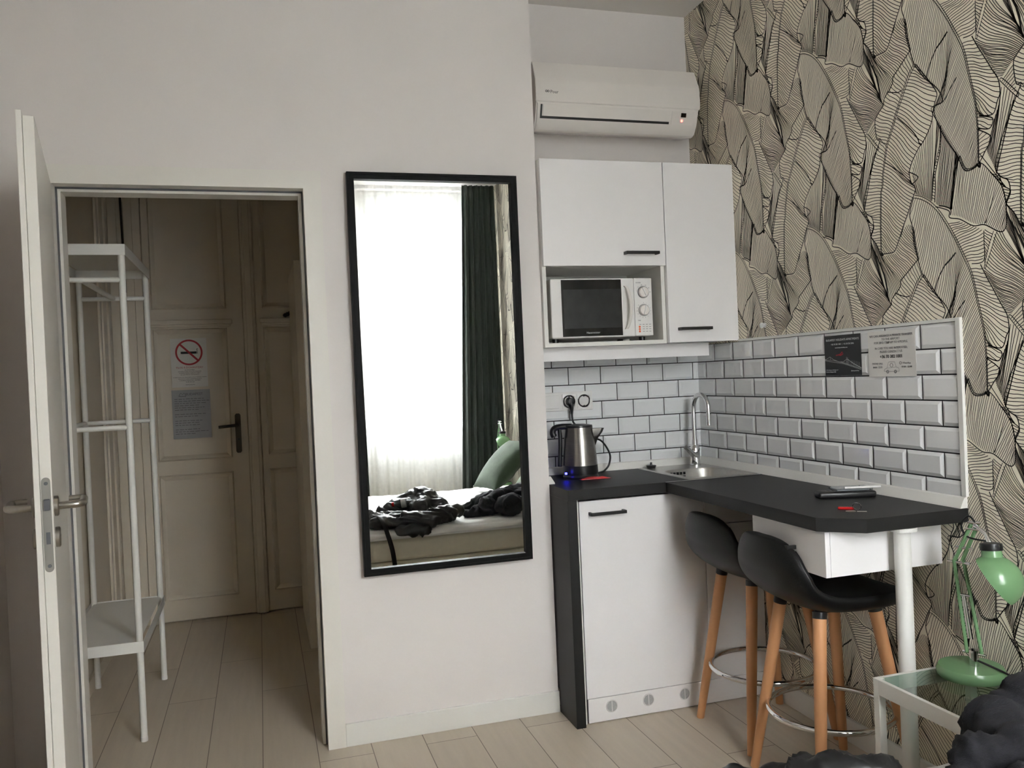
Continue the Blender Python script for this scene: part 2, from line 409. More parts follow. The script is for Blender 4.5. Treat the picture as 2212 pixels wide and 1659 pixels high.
# wallpaper wall: cream sheet with printed banana leaves, one drop repeated
PY, PZ = .5215, .634
STRIPS=[('L1L',[(2.632,2.461),(2.603,2.45),(2.568,2.427),(2.533,2.39),(2.492,2.327),(2.46,2.267),(2.429,2.2),(2.412,2.124),(2.397,2.057),(2.392,2.025),(2.389,1.962),(2.389,1.901),(2.39,1.866)],[(2.635,2.459),(2.654,2.411),(2.645,2.372),(2.641,2.322),(2.627,2.268),(2.613,2.225),(2.589,2.187),(2.569,2.162),(2.54,2.135),(2.519,2.108),(2.509,2.076),(2.54,2.07),(2.535,2.031),(2.505,1.97),(2.464,1.908),(2.441,1.862),(2.416,1.856),(2.391,1.863)],78,0.6,0.05,1),('L1Ra',[(2.508,2.362),(2.492,2.327),(2.46,2.267),(2.438,2.23)],[(2.472,2.357),(2.421,2.333),(2.387,2.315),(2.382,2.28),(2.382,2.246),(2.396,2.23)],17,1,0.08,0),('L1Rb',[(2.436,2.223),(2.429,2.2),(2.412,2.124),(2.397,2.057),(2.392,2.025),(2.389,1.962),(2.389,1.901),(2.389,1.873)],[(2.397,2.222),(2.388,2.204),(2.377,2.183),(2.356,2.146),(2.334,2.106),(2.316,2.074),(2.312,2.037),(2.321,2.019),(2.338,1.987),(2.384,1.997),(2.339,1.977),(2.35,1.952),(2.389,1.962),(2.346,1.928),(2.369,1.892),(2.384,1.872)],37,1,0.09,1),('L2L',[(2.087,2.223),(2.11,2.2),(2.129,2.171),(2.148,2.139),(2.168,2.106),(2.184,2.075),(2.201,2.043),(2.217,2.013),(2.229,1.971),(2.24,1.926),(2.244,1.891),(2.252,1.868),(2.256,1.816),(2.26,1.749),(2.262,1.673)],[(2.103,2.271),(2.158,2.23),(2.18,2.214),(2.183,2.197),(2.195,2.183),(2.222,2.16),(2.227,2.143),(2.256,2.118),(2.267,2.102),(2.265,2.064),(2.259,2.041),(2.246,2.04),(2.263,2.01),(2.297,1.946),(2.32,1.897),(2.334,1.859),(2.334,1.834),(2.319,1.813),(2.298,1.799),(2.292,1.77),(2.305,1.738),(2.283,1.71),(2.264,1.673)],64,1,0.08,1),('L2R',[(2.087,2.223),(2.11,2.2),(2.129,2.171),(2.148,2.139),(2.168,2.106),(2.184,2.075),(2.201,2.043),(2.217,2.013),(2.229,1.971),(2.24,1.926),(2.244,1.891),(2.252,1.868),(2.256,1.816),(2.26,1.749),(2.262,1.673)],[(2.085,2.221),(2.048,2.17),(2.023,2.135),(2.007,2.105),(2.017,2.081),(2.024,2.059),(2.032,2.029),(2.052,1.998),(2.074,1.976),(2.085,1.969),(2.114,1.934),(2.128,1.906),(2.128,1.902),(2.121,1.873),(2.105,1.849),(2.124,1.814),(2.137,1.786),(2.163,1.742),(2.176,1.718),(2.183,1.705),(2.202,1.675),(2.228,1.672),(2.26,1.674)],60,0.72,0.07,1),('L3a',[(2.105,1.845),(2.115,1.897),(2.105,1.935),(2.085,1.963),(2.057,1.995),(2.03,2.03),(2.016,2.036)],[(2.107,1.834),(2.092,1.827),(2.076,1.82),(2.056,1.808),(2.042,1.796)],18,1,0.0,0),('L3a2',[(2.014,2.036),(2.004,2.022),(2.0,2.012)],[(2.042,1.8),(2.041,1.812),(2.039,1.829)],4,1,0.0,0),('R1b',[(2.306,2.36),(2.307,2.33),(2.312,2.304)],[(2.236,2.159),(2.238,2.164),(2.239,2.17)],9,1,0.03,0),('L3f',[(1.999,2.01),(2.005,1.954),(2.018,1.92),(2.033,1.877),(2.038,1.844),(2.042,1.8)],[(1.997,2.01),(2.0,1.957),(2.008,1.925),(2.025,1.875),(2.026,1.841),(2.031,1.793)],24,1,0.0,1),('L3b',[(1.995,2.008),(1.972,1.968),(1.952,1.937),(1.932,1.907)],[(2.028,1.79),(2.016,1.78),(1.994,1.773),(1.973,1.761)],17,1,0.0,0),('L3c',[(1.949,1.924),(1.941,1.907),(1.937,1.892)],[(1.976,1.764),(1.972,1.761),(1.97,1.758)],7,1,0.0,0),('L3d',[(1.932,1.905),(1.915,1.866),(1.89,1.86),(1.861,1.866),(1.828,1.831),(1.798,1.791),(1.786,1.748),(1.785,1.696)],[(1.972,1.744),(1.938,1.732),(1.906,1.712),(1.878,1.7),(1.85,1.699),(1.857,1.695),(1.813,1.669),(1.791,1.67)],34,1,0.02,2),('L3h',[(1.832,1.835),(1.798,1.791),(1.786,1.746)],[(1.804,1.824),(1.792,1.789),(1.769,1.769),(1.783,1.74)],11,1,0,3),('L4L',[(2.349,2.306),(2.366,2.263),(2.385,2.214)],[(2.378,2.323),(2.381,2.28),(2.385,2.231)],11,1,0.05,0),('L4R',[(2.315,2.3),(2.343,2.302),(2.357,2.266),(2.376,2.228),(2.386,2.206),(2.363,2.165),(2.334,2.112),(2.316,2.075)],[(2.238,2.169),(2.23,2.15),(2.225,2.139),(2.246,2.126),(2.262,2.112),(2.287,2.092),(2.304,2.076)],32,1,-0.09,0),('R1',[(2.303,2.367),(2.274,2.328),(2.26,2.302),(2.225,2.302),(2.199,2.303),(2.187,2.327),(2.163,2.367),(2.141,2.381),(2.12,2.37)],[(2.235,2.154),(2.226,2.162),(2.199,2.179),(2.183,2.2),(2.175,2.215),(2.137,2.243),(2.105,2.272),(2.111,2.308),(2.117,2.356)],34,1,-0.06,0),('R2',[(2.338,1.963),(2.315,2.012),(2.306,2.051),(2.284,2.034),(2.266,2.015),(2.287,1.987)],[(2.362,1.9),(2.359,1.887),(2.353,1.874),(2.341,1.849),(2.335,1.829),(2.333,1.815)],15,1,0,0),('R3',[(2.27,2.104),(2.266,2.062),(2.259,2.016)],[(2.308,2.07),(2.29,2.046),(2.265,2.022)],8,1,0,0)]
STROKES=[([(2.381,2.313),(2.382,2.28),(2.382,2.246),(2.386,2.231),(2.401,2.226),(2.427,2.228)],2.6),([(2.339,2.303),(2.358,2.26),(2.382,2.206)],1.8),([(2.349,2.307),(2.363,2.279),(2.372,2.254),(2.386,2.209)],1.8),([(2.297,2.329),(2.262,2.265),(2.249,2.223),(2.241,2.183),(2.237,2.155)],4),([(2.268,2.283),(2.245,2.222),(2.24,2.182)],3),([(2.029,1.78),(1.98,1.758),(1.978,1.738),(1.941,1.726),(1.895,1.699),(1.857,1.695),(1.813,1.669),(1.793,1.669),(1.785,1.696),(1.786,1.748),(1.798,1.791),(1.832,1.835)],3),([(2.016,1.78),(1.994,1.773),(1.973,1.761),(1.974,1.744)],3.5),([(1.932,1.905),(1.952,1.862),(1.964,1.817),(1.968,1.76)],3.5),([(2.312,2.071),(2.302,2.071),(2.258,2.019),(2.264,2.013),(2.312,2.07)],2.4),([(2.308,2.382),(2.304,2.37),(2.279,2.338),(2.263,2.304)],2.6),([(2.525,2.236),(2.501,2.252),(2.482,2.268)],5),([(2.566,2.166),(2.55,2.202),(2.525,2.236)],3.5),([(2.262,1.674),(2.254,1.669),(2.259,1.679)],6),([(2.398,1.868),(2.386,1.856),(2.387,1.872)],6),([(2.158,2.383),(2.174,2.348)],2.6),([(2.12,2.37),(2.117,2.356),(2.111,2.308),(2.103,2.271)],2.6),([(2.169,2.086),(2.112,2.03),(2.087,1.995),(2.084,1.984),(2.074,1.976)],3.5),([(2.228,1.96),(2.178,1.924),(2.131,1.882),(2.117,1.868),(2.093,1.883),(2.128,1.906)],3),([(2.455,2.128),(2.478,2.105),(2.498,2.082),(2.512,2.074)],3),([(2.513,2.075),(2.552,2.07),(2.535,2.031)],2.4),([(2.208,2.177),(2.162,2.161),(2.144,2.163)],3),([(2.386,1.893),(2.305,1.782)],2.4)]

def resample(pts, n, e=1.0):
    P = np.array(pts, float); d = np.r_[0, np.cumsum(np.hypot(*np.diff(P, axis=0).T))]
    t = (np.linspace(0, 1, n) ** e) * d[-1]
    return np.c_[np.interp(t, d, P[:, 0]), np.interp(t, d, P[:, 1])]
def smooth2(pts):
    return [(v.x, v.y) for v in smooth_pts([Vector((a, b, 0)) for a, b in pts], 5)]
def leaf_lines():
    rnd = random.Random(7); out = []
    for name, P, Q, N, e, bow, fl in STRIPS:
        Ps, Qs = smooth2(P), smooth2(Q)
        a = resample(Ps, N + 2); b = resample(Qs, N + 2, e)
        for k in range(1, N + 1):
            p, q = a[k], b[k]; d = q - p; L = math.hypot(*d)
            if L < .003: continue
            nrm = np.array([-d[1], d[0]]) / L
            j = rnd.uniform(-.0012, .0012); amp = bow * L * (1 if d[0] > 0 else -1); ph = rnd.uniform(-.3, .3)
            m = max(3, min(9, int(L / .014) + 2)); line = []
            for t in np.linspace(0, 1, m):
                w = amp * math.sin(2 * pi * t) * .3 + .0009 * math.sin(9 * t + ph * 9 + k) * math.sin(pi * t) + j * math.sin(pi * t)
                line.append(p + d * t + nrm * w)
            wd = .0020 if name not in ('L3a', 'L3b', 'L3d', 'L1L') else .0016
            out.append((np.array(line), wd))
        if name == 'L1L' or name == 'L2L':      # double midrib
            r = np.array(Ps); dr = np.gradient(r, axis=0); nn = np.c_[-dr[:, 1], dr[:, 0]] / np.maximum(1e-6, np.hypot(*dr.T))[:, None]
            tp = np.linspace(.0042, .0012, len(r))[:, None]
            out.append((r + nn * tp, .0022)); out.append((r - nn * tp, .0022))
        if fl in (1,): out.append((np.array(Qs), .0032))
        if fl in (2, 3): out.append((np.array(Ps), .0026))
        if fl == 3: out.append((np.array(Qs), .0026))
        if name == 'L3f': out.append((np.array(Ps), .0024))
    for pts, wd in STROKES: out.append((np.array(smooth2(pts)), wd * .001))
    return out
def wallpaper():
    y0, y1, z0, z1 = YW, YN, 0.0, ZC
    xs = XR - .0006
    V, F = [], []
    lines = leaf_lines()
    base_v = []; base_f = []
    for ln, wd in lines:                                        # ribbons of one drop
        d = np.gradient(ln, axis=0); n = np.c_[-d[:, 1], d[:, 0]] / np.maximum(1e-9, np.hypot(*d.T))[:, None] * wd / 2
        s = len(base_v) and sum(len(q) for q in base_v)
        base_v.append(np.concatenate([ln - n, ln + n])); m = len(ln)
        i = np.arange(m - 1) + s
        base_f.append(np.c_[i, i + 1, i + 1 + m, i + m])
    bv = np.concatenate(base_v); bf = np.concatenate(base_f)
    av, af, cnt = [], [], 0
    for iy in range(-7, 4):
        for iz in range(-5, 3):
            v = bv + np.array([iy * PY, iz * PZ])
            inside = (v[:, 0] > y0) & (v[:, 0] < y1) & (v[:, 1] > z0) & (v[:, 1] < z1)
            keep = inside[bf].any(axis=1)
            if not keep.any(): continue
            f = bf[keep]; used = np.unique(f); mp = np.zeros(len(v), int); mp[used] = np.arange(len(used)) + cnt
            vv = v[used]; vv[:, 0] = np.clip(vv[:, 0], y0, y1); vv[:, 1] = np.clip(vv[:, 1], z0, z1)
            av.append(vv); af.append(mp[f]); cnt += len(used)
    v2 = np.concatenate(av); f = np.concatenate(af)
    n = len(v2)
    verts = np.zeros((n + 8, 3)); verts[:n, 0] = xs; verts[:n, 1:] = v2
    X0, X1 = XR, XR + .12
    ya, yb, za, zb = YW - .19, YN + .1, 0, ZC
    verts[n:] = [(X0, ya, za), (X0, yb, za), (X0, yb, zb), (X0, ya, zb), (X1, ya, za), (X1, yb, za), (X1, yb, zb), (X1, ya, zb)]
    bf2 = [(0, 3, 2, 1), (4, 5, 6, 7), (0, 1, 5, 4), (1, 2, 6, 5), (2, 3, 7, 6), (3, 0, 4, 7)]
    faces = f.tolist() + [tuple(n + i for i in q) for q in bf2]
    me = bpy.data.meshes.new('wall_right'); me.from_pydata(verts.tolist(), [], faces)
    me.materials.append(M['paper']); me.materials.append(M['ink'])
    mi = np.zeros(len(faces), int); mi[:len(f)] = 1
    me.polygons.foreach_set('material_index', mi)
    o = bpy.data.objects.new('wall_right', me); COL.objects.link(o); o['kind'] = 'structure'
wallpaper()

# skirting boards
struct('baseboard_back', bx(.247, 1.081, YM - .014, YM, 0, .083, .002), M['cabin'])
struct('baseboard_right', bx(XR - .014, XR - .0008, YW, 2.985, 0, .083, .002), M['cabin'])
struct('baseboard_hall_left', bx(XH, XH + .012, 3.30, 4.80, 0, .07, .002), M['hall'])

# door casing and lining
bm = B()
def casing(bm, xa, xb, zt, y, w, t):
    prism(bm, [(xa - w, 0), (xa, 0), (xa, zt), (xa - w, zt + w)], 1, y - t, y)
    prism(bm, [(xb, 0), (xb + w, 0), (xb + w, zt + w), (xb, zt)], 1, y - t, y)
    prism(bm, [(xa - w, zt + w), (xa, zt), (xb, zt), (xb + w, zt + w)], 1, y - t, y)
casing(bm, -.637, .183, 2.047, YM, .064, .014)
box(bm, -.66, -.637, YM, 3.284, 0, 2.068); box(bm, .183, .204, YM, 3.284, 0, 2.068); box(bm, -.637, .183, YM, 3.284, 2.047, 2.068)
box(bm, -.637, -.622, 3.205, 3.284, 0, 2.047); box(bm, .168, .183, 3.205, 3.284, 0, 2.047); box(bm, -.622, .168, 3.205, 3.284, 2.032, 2.047)
tr1 = struct('trim_1', bm, M['trim'])
bm = B(); box(bm, .178, .1835, 3.198, 3.2055, 0, 2.047); box(bm, -.637, -.6315, 3.198, 3.2055, 0, 2.047); box(bm, -.637, .183, 3.198, 3.2055, 2.0415, 2.047)
obj('seal', bm, M['grey'], tr1)
obj('strike_plate', bx(.1815, .1845, 3.146, 3.176, .945, 1.113, .001), M['lockplate'], tr1, label='dark steel strike plate in the frame')

# ------------------------------------------------------------------ open room door
A = Vector((-.637, 3.150, 0)); D = Vector((.130, -.803, 0)).normalized(); Nn = Vector((-D.y, D.x, 0)); Nn = -Nn if Nn.x < 0 else Nn   # D hinge->latch, Nn to the right face
def dl(s, n, z): return A + D * s + Nn * n + Vector((0, 0, z))
def dbox(bm, s0, s1, n0, n1, z0, z1, bev=.0, mi=0):
    n_ = len(bm.verts)
    box(bm, s0, s1, n0, n1, z0, z1, bev)
    bm.verts.ensure_lookup_table()
    for v in bm.verts[n_:]: v.co = dl(v.co.x, v.co.y, v.co.z)
    return bm
door = thing('door_1', 'white flush door standing open into the room with lever handles on both faces', 'door', dl(0, 0, 0), kind='structure')
bm = B(); dbox(bm, .004, .8015, -.026, 0, .008, 2.036, .0015); dbox(bm, -.008, .8135, -.040, -.0265, .008, 2.046, .0015)
obj('leaf', bm, M['trim'], door)
bm = B()
pts = []
for k in range(13): a = pi * k / 12; pts.append((.010 * math.cos(a) - .0135, 1.122 + .010 * math.sin(a)))
for k in range(13): a = pi + pi * k / 12; pts.append((.010 * math.cos(a) - .0135, .905 + .010 * math.sin(a)))
va = [bm.verts.new(dl(.8017, n, z)) for n, z in pts]; vb = [bm.verts.new(dl(.8035, n, z)) for n, z in pts]
bm.faces.new(vb); bm.faces.new(va[::-1])
for i in range(len(pts)): bm.faces.new((va[i], vb[i], vb[(i + 1) % len(pts)], va[(i + 1) % len(pts)]))
lp = obj('lock_plate', bm, M['lockplate'], door)
bm = B(); dbox(bm, .8035, .8125, -.020, -.006, 1.050, 1.078, .002); obj('latch_bolt', bm, M['grey'], lp, label='dark latch bolt')
bm = B(); dbox(bm, .8032, .8042, -.018, -.0085, .965, .995); obj('deadbolt', bm, M['grey'], lp)
for z in (1.117, .910):
    obj('screw', lathe(B(), [(.0, .0012), (.0042, .0012), (.0045, 0), (0, 0)], dl(.8035, -.0135, z), D, 12), M['grey'], lp)
def lever(sg):
    n0 = 0.0 if sg > 0 else -.040
    bm = B(); lathe(bm, [(0, 0), (.026, 0), (.026, .008), (.023, .0105), (0, .0105)], dl(.738, n0, 1.052), Nn * sg, 28)
    h = obj('handle', bm, M['nickel'], door, True)
    q = [dl(.738, n0 + sg * .008, 1.052), dl(.738, n0 + sg * .046, 1.052), dl(.732, n0 + sg * .060, 1.0525), dl(.718, n0 + sg * .066, 1.053), dl(.66, n0 + sg * .066, 1.053), dl(.628, n0 + sg * .066, 1.053), dl(.616, n0 + sg * .058, 1.053), dl(.612, n0 + sg * .03, 1.053)]
    obj('lever', tube(B(), smooth_pts(q, 6), .0098, 14), M['nickel'], h, True)
    bm = B(); lathe(bm, [(0, 0), (.026, 0), (.026, .009), (.023, .0115), (0, .0115)], dl(.738, n0, .972), Nn * sg, 28)
    e = obj('key_rosette', bm, M['nickel'], door, True)
    bm = B(); lathe(bm, [(0, .0118), (.003, .0118), (.003, .0115)], dl(.738, n0, .975), Nn * sg, 10); obj('keyhole', bm, M['blk'], e)
lever(1); lever(-1)
for z in (.25, 1.80):
    obj('hinge', tube(B(), [dl(-.004, -.034, z - .045), dl(-.004, -.034, z + .045)], .0075, 12), M['nickel'], door, True)

# ------------------------------------------------------------------ hall: old double entrance door
Yd = 5.20
d2 = thing('door_2', 'old cream painted panelled double entrance door at end of the hall', 'door', (-.05, Yd, 0), kind='structure')
def panel(bm, x0, x1, z0, z1, y, w=.03, dp=.014, raise_=True):
    """moulded frame with a recessed field"""
    def ring(i0, y0, i1, y1):
        a = [(x0 + i0, z0 + i0), (x1 - i0, z0 + i0), (x1 - i0, z1 - i0), (x0 + i0, z1 - i0)]
        b = [(x0 + i1, z0 + i1), (x1 - i1, z0 + i1), (x1 - i1, z1 - i1), (x0 + i1, z1 - i1)]
        A_ = [bm.verts.new((p[0], y0, p[1])) for p in a]; B_ = [bm.verts.new((p[0], y1, p[1])) for p in b]
        for i in range(4): bm.faces.new((A_[i], A_[(i + 1) % 4], B_[(i + 1) % 4], B_[i]))
        return b
    ring(0, y, .008, y - dp); ring(.008, y - dp, w * .6, y - dp * .7); q = ring(w * .6, y - dp * .7, w, y - .002)
    q = ring(w, y - .002, w + .001, y - .002)
    bm.faces.new([bm.verts.new((p[0], y - .002, p[1])) for p in q])
def old_leaf(xa, xb, label):
    bm = bx(xa, xb, Yd, Yd + .03, .012, 2.84, .002)
    for z0, z1 in ((.13, .85), (.93, 1.69), (1.80, 2.72)):
        m_ = .035
        panel(bm, xa + m_, xb - m_ - (.055 if xb - xa > .4 else .0), z0, z1, Yd)
    box(bm, xa + .02, xb - (.06 if xb - xa > .4 else .02), Yd - .03, Yd + .004, 1.712, 1.738, .004)
    box(bm, xa + .03, xb - (.07 if xb - xa > .4 else .03), Yd - .018, Yd + .004, 1.698, 1.712, .002)
    return obj('leaf', bm, M['olddoor'], d2, label=label)
lf = old_leaf(-.606, -.076, 'wide left leaf'); old_leaf(.0, .50, 'narrow right leaf')
bm = B(); box(bm, -.072, -.004, Yd - .022, Yd + .03, .006, 2.84, .006); box(bm, -.058, -.018, Yd - .034, Yd - .02, .006, 2.84, .006)
obj('meeting_post', bm, M['olddoor'], d2)
bm = B()
prism(bm, [(-.146 + .0, .965), (-.139, .955), (-.121, .955), (-.114, .965), (-.114, 1.175), (-.121, 1.185), (-.139, 1.185), (-.146, 1.175)], 1, Yd - .008, Yd)
hd = obj('handle_plate', bm, M['bronze'], d2)
obj('lever', tube(B(), smooth_pts([(-.13, Yd - .006, 1.118), (-.13, Yd - .045, 1.118), (-.142, Yd - .05, 1.118), (-.236, Yd - .05, 1.112)], 5), .009, 12), M['bronze'], hd, True)
obj('keyhole', lathe(B(), [(0, .001), (.006, .001), (.006, 0)], (-.128, Yd - .008, 1.035), (0, -1, 0), 12), M['blk'], hd)
bm = B()
for i, (xa, xb, t) in enumerate(((-.784, -.735, .014), (-.735, -.70, .03), (-.70, -.655, .02), (-.655, -.612, .034))): box(bm, xa, xb, YF - t, YF, 0, ZC - .002, .004)
box(bm, .505, .60, YF - .03, YF, 0, ZC - .002, .004); box(bm, -.612, .505, YF - .034, YF, 2.845, ZC - .002, .004)
struct('trim_2', bm, M['olddoor'])
bm = B()
for ya, yb, t in ((4.80, 4.845, .012), (4.845, 4.95, .02), (4.95, 5.03, .03)): box(bm, XH, XH + t, ya, yb, 0, ZC - .002, .003)
struct('trim_3', bm, M['olddoor'])
# notices taped on the door
ys = Yd - .015
t = thing('no_smoking_sign', 'white no smoking notice with red ring taped on old entrance door', 'sign', (-.38, ys, 1.5))
obj('sheet', bx(-.478, -.283, ys, ys + .001, 1.352, 1.632), M['paperw'], t)
bm = B(); ys2 = ys - .0008
n_ = 48; C0 = Vector((-.3795, ys2, 1.551))
for k in range(n_):
    a, b = 2 * pi * k / n_, 2 * pi * (k + 1) / n_
    bm.faces.new([bm.verts.new(C0 + Vector((r_ * math.cos(c_), 0, r_ * math.sin(c_)))) for r_, c_ in ((.064, a), (.074, a), (.074, b), (.064, b))])
stroke(bm, [C0 + Vector((-.047, 0, .047)), C0 + Vector((.047, 0, -.047))], .011, (0, -1, 0))
obj('ban_ring', bm, M['red'], t)
bm = bx(-.424, -.338, ys2 + .0002, ys2 + .0007, 1.543, 1.556); box(bm, -.336, -.333, ys2 + .0002, ys2 + .0007, 1.543, 1.556); stroke(bm, [(-.334, ys2, 1.558), (-.336, ys2, 1.566), (-.333, ys2, 1.574)], .003, (0, -1, 0))
obj('cigarette', bm, M['textk'], t)
obj('title', text_bm(B(), 'TILOS A DOHÁNYZÁS!', (-.38, ys2, 1.464), (1, 0, 0), (0, 0, 1), .0145), M['red'], t)
bm = B()
for s_, z_, sz in (('AZ ÉPÜLETBEN', 1.450, .008), ('DOHÁNYOZNI TILOS ÉS TILALMAS', 1.441, .008), ('DOHÁNYZÁSRA KIJELÖLT HELY', 1.432, .008), ('AZ UDVARON TALÁLHATÓ', 1.423, .008), ('A NEMDOHÁNYZÓK VÉDELMÉRŐL SZÓLÓ TÖRVÉNY ALAPJÁN', 1.408, .0064), ('BÍRSÁGOLÁSI ELJÁRÁS KEZDEMÉNYEZHETŐ', 1.399, .0064), ('A SZABÁLYSZEGŐVEL SZEMBEN', 1.390, .008), ('06 80 204 264', 1.381, .008), ('www.antsz.hu', 1.366, .009)):
    text_bm(bm, s_, (-.38, ys2, z_), (1, 0, 0), (0, 0, 1), sz)
obj('small_print', bm, M['textk'], t)
t = thing('house_rules_notice', 'grey blue printed notice headed BUDAPEST below the no smoking sign', 'notice', (-.377, ys, 1.19))
obj('sleeve', bx(-.483, -.276, ys, ys + .001, 1.056, 1.336), M['paperg'], t)
obj('heading', text_bm(B(), 'BUDAPEST', (-.362, ys2, 1.310), (1, 0, 0), (0, 0, 1), .020), M['textg'], t)
bm = B()
stroke(bm, smooth_pts([(-.443, ys2, 1.303), (-.435, ys2, 1.318), (-.424, ys2, 1.31), (-.416, ys2, 1.319), (-.41, ys2, 1.303)], 4), .002, (0, -1, 0)); stroke(bm, [(-.446, ys2, 1.301), (-.406, ys2, 1.299)], .003, (0, -1, 0))
obj('emblem', bm, M['textg'], t); bm = B()
rnd = random.Random(3)
for k in range(17):
    z_ = 1.284 - k * .0125
    if k in (6, 9, 13):
        obj('paragraph', bm, M['textg'], t); bm = B(); continue
    x_ = -.470
    while x_ < -.300 + rnd.uniform(-.07, .015):
        w_ = rnd.uniform(.008, .026); stroke(bm, [(x_, ys2, z_), (x_ + w_, ys2, z_)], .0028, (0, -1, 0)); x_ += w_ + .005
obj('paragraph', bm, M['textg'], t)
tag(obj('cable', tube(B(), smooth_pts([(-.712, YF - .035, ZC - .01), (-.708, YF - .037, 2.5), (-.704, YF - .037, 2.2), (-.70, YF - .037, 1.9)], 4), .006, 8), M['brown'], loc=(-.7, YF - .03, 1.9)), 'thin dark cable running up the far hall corner', 'cable')
# tall white cupboard on the right of the hall
t = thing('hall_cupboard', 'tall white cupboard standing at right end of the hall beside entrance door', 'cupboard', (.45, 4.75, 0))
obj('carcass', bx(.190, .79, 4.402, 5.16, 0, 1.965, .002), M['hall'], t)
obj('door', bx(.1905, .789, 4.384, 4.4015, .0, 1.964, .002), M['hall'], t)
bm = B()
for k in range(3):
    lathe(bm, [(0, -.012), (.010, -.008), (.013, 0), (.009, .01), (0, .014)], (.168 + .014 * k - .004, Yd - .024, 1.752 + .006 * k), (.5 - .4 * k, .2, .8), 12)
tag(obj('figurine', bm, M['brown'], None, True, loc=(.18, Yd - .024, 1.74)), 'small dark brown ornament on moulding of right door leaf', 'ornament')

# clothes rack with perforated shelves
t = thing('clothes_rack', 'white tubular clothes rack with perforated shelves along left hall wall', 'clothes rack', (-.62, 3.85, 0))
xa, xb, ya, yb = -.762, -.482, 3.505, 4.218
for (x_, y_) in ((xa, ya), (xb, ya), (xa, yb), (xb, yb)):
    g = obj('post', tube(B(), [(x_, y_, .012), (x_, y_, 1.88)], .0125, 14), M['whitemetal'], t, True)
    obj('foot', lathe(B(), [(0, 0), (.0135, 0), (.0135, .018), (.0125, .018)], (x_, y_, 0), seg=14), M['plw'], g, True)
def shelf(z):
    bm = B(); box(bm, xa + .0, xb, ya - .004, yb + .004, z + .032, z + .0335)
    s = obj('shelf', bm, M['mesh'], t)
    for a_, b_ in ((ya - .016, ya - .0135), (yb + .0135, yb + .016)): obj('fascia', bx(xa - .016, xb + .016, a_, b_, z - .006, z + .036, .0008), M['whitemetal'], s)
    for a_, b_ in ((xa - .016, xa - .0135), (xb + .0135, xb + .016)): obj('side_rim', bx(a_, b_, ya - .0134, yb + .0134, z - .006, z + .036), M['mesh'], s)
shelf(.350); shelf(1.864)
for y_ in (ya, yb):
    for z_ in (1.766, 1.203): obj('crossbar', tube(B(), [(xa, y_, z_), (xb, y_, z_)], .010, 12), M['whitemetal'], t, True)
obj('hanging_rail', tube(B(), [(-.622, ya, 1.766), (-.622, yb, 1.766)], .011, 12), M['whitemetal'], t, True)
obj('stretcher', tube(B(), [(xa, ya, 1.203), (xa, yb, 1.203)], .010, 12), M['whitemetal'], t, True)

# ------------------------------------------------------------------ window, curtains
win = thing('window_1', 'tall white casement window behind sheer curtains', 'window', (1.29, -.66, 0), kind='structure')
ya, yb = -.685, -.625
bm = B(); box(bm, .78, .845, ya - .02, yb + .02, 0, 2.878, .004); box(bm, 1.735, 1.80, ya - .02, yb + .02, 0, 2.878, .004)
box(bm, .845, 1.735, ya - .02, yb + .02, 2.79, 2.878, .004); box(bm, .845, 1.735, ya - .02, yb + .02, .80, .87, .004)
obj('frame', bm, M['trim'], win)
for xa, xb in ((.845, 1.288), (1.292, 1.735)):
    bm = B(); w = .05
    box(bm, xa, xa + w, ya, yb, .87, 2.79, .003); box(bm, xb - w, xb, ya, yb, .87, 2.79, .003); box(bm, xa + w, xb - w, ya, yb, .87, .87 + w, .003); box(bm, xa + w, xb - w, ya, yb, 2.79 - w, 2.79, .003)
    s = obj('sash', bm, M['trim'], win)
    obj('pane', bx(xa + w, xb - w, -.658, -.652, .87 + w, 2.79 - w), M['pane'], s)
    bm = bx(xa, xb, ya, yb, 0, .80, .002); panel(bm, xa + .05, xb - .05, .10, .72, yb, .045, .018)
    for v in bm.verts:
        if abs(v.co.y - yb) < .03: pass
    obj('lower_panel', bm, M['trim'], win)
def drape(xa0, xb0, xa1, xb1, y, z0, z1, folds, amp, seed, nx=150, nz=26, th=.0):
    """hanging cloth whose edges move from (xa1,xb1) at the top to (xa0,xb0) at the hem"""
    rnd = random.Random(seed); ph = [rnd.uniform(0, 6.28) for _ in range(6)]
    def fn(u, v):
        z = z0 + (z1 - z0) * v; a = xa0 + (xa1 - xa0) * v; b = xb0 + (xb1 - xb0) * v
        x = a + (b - a) * u; k = folds * 2 * pi
        w = math.sin(k * u + ph[0] + .5 * math.sin(3 * u + ph[1])) + .35 * math.sin(k * 2.3 * u + ph[2] + 1.2 * v) + .3 * math.sin(k * .45 * u + ph[3] + .8 * v)
        return (x, y + amp * w * (.55 + .45 * (1 - v)), z)
    return grid_surf(B(), fn, nx, nz)
def curtain(name, label, args, kw, m, solid):
    o = obj(name, drape(*args, **kw), m, None, 'all', loc=((args[0] + args[1]) / 2, args[4], 0))
    tag(o, label, 'curtain')
    if solid:
        md = o.modifiers.new('cloth', 'SOLIDIFY'); md.thickness = .004
    return o
curtain('heavy_curtain', 'dark green velvet curtain hanging beside the wallpapered wall', (1.53, 1.925, 1.645, 1.92, -.415, .01, 2.90, 6, .022, 5), {}, M['velvet'], True)
curtain('heavy_curtain', 'dark green velvet curtain on other side of the window away from wallpaper', (.36, .795, .42, .765, -.415, .01, 2.90, 7, .022, 9), {}, M['velvet'], True)
curtain('sheer_curtain', 'white sheer curtain across the bright window', (.50, 1.80, .50, 1.80, -.470, .01, 2.90, 13, .012, 2), dict(nx=260), M['voile'], False)
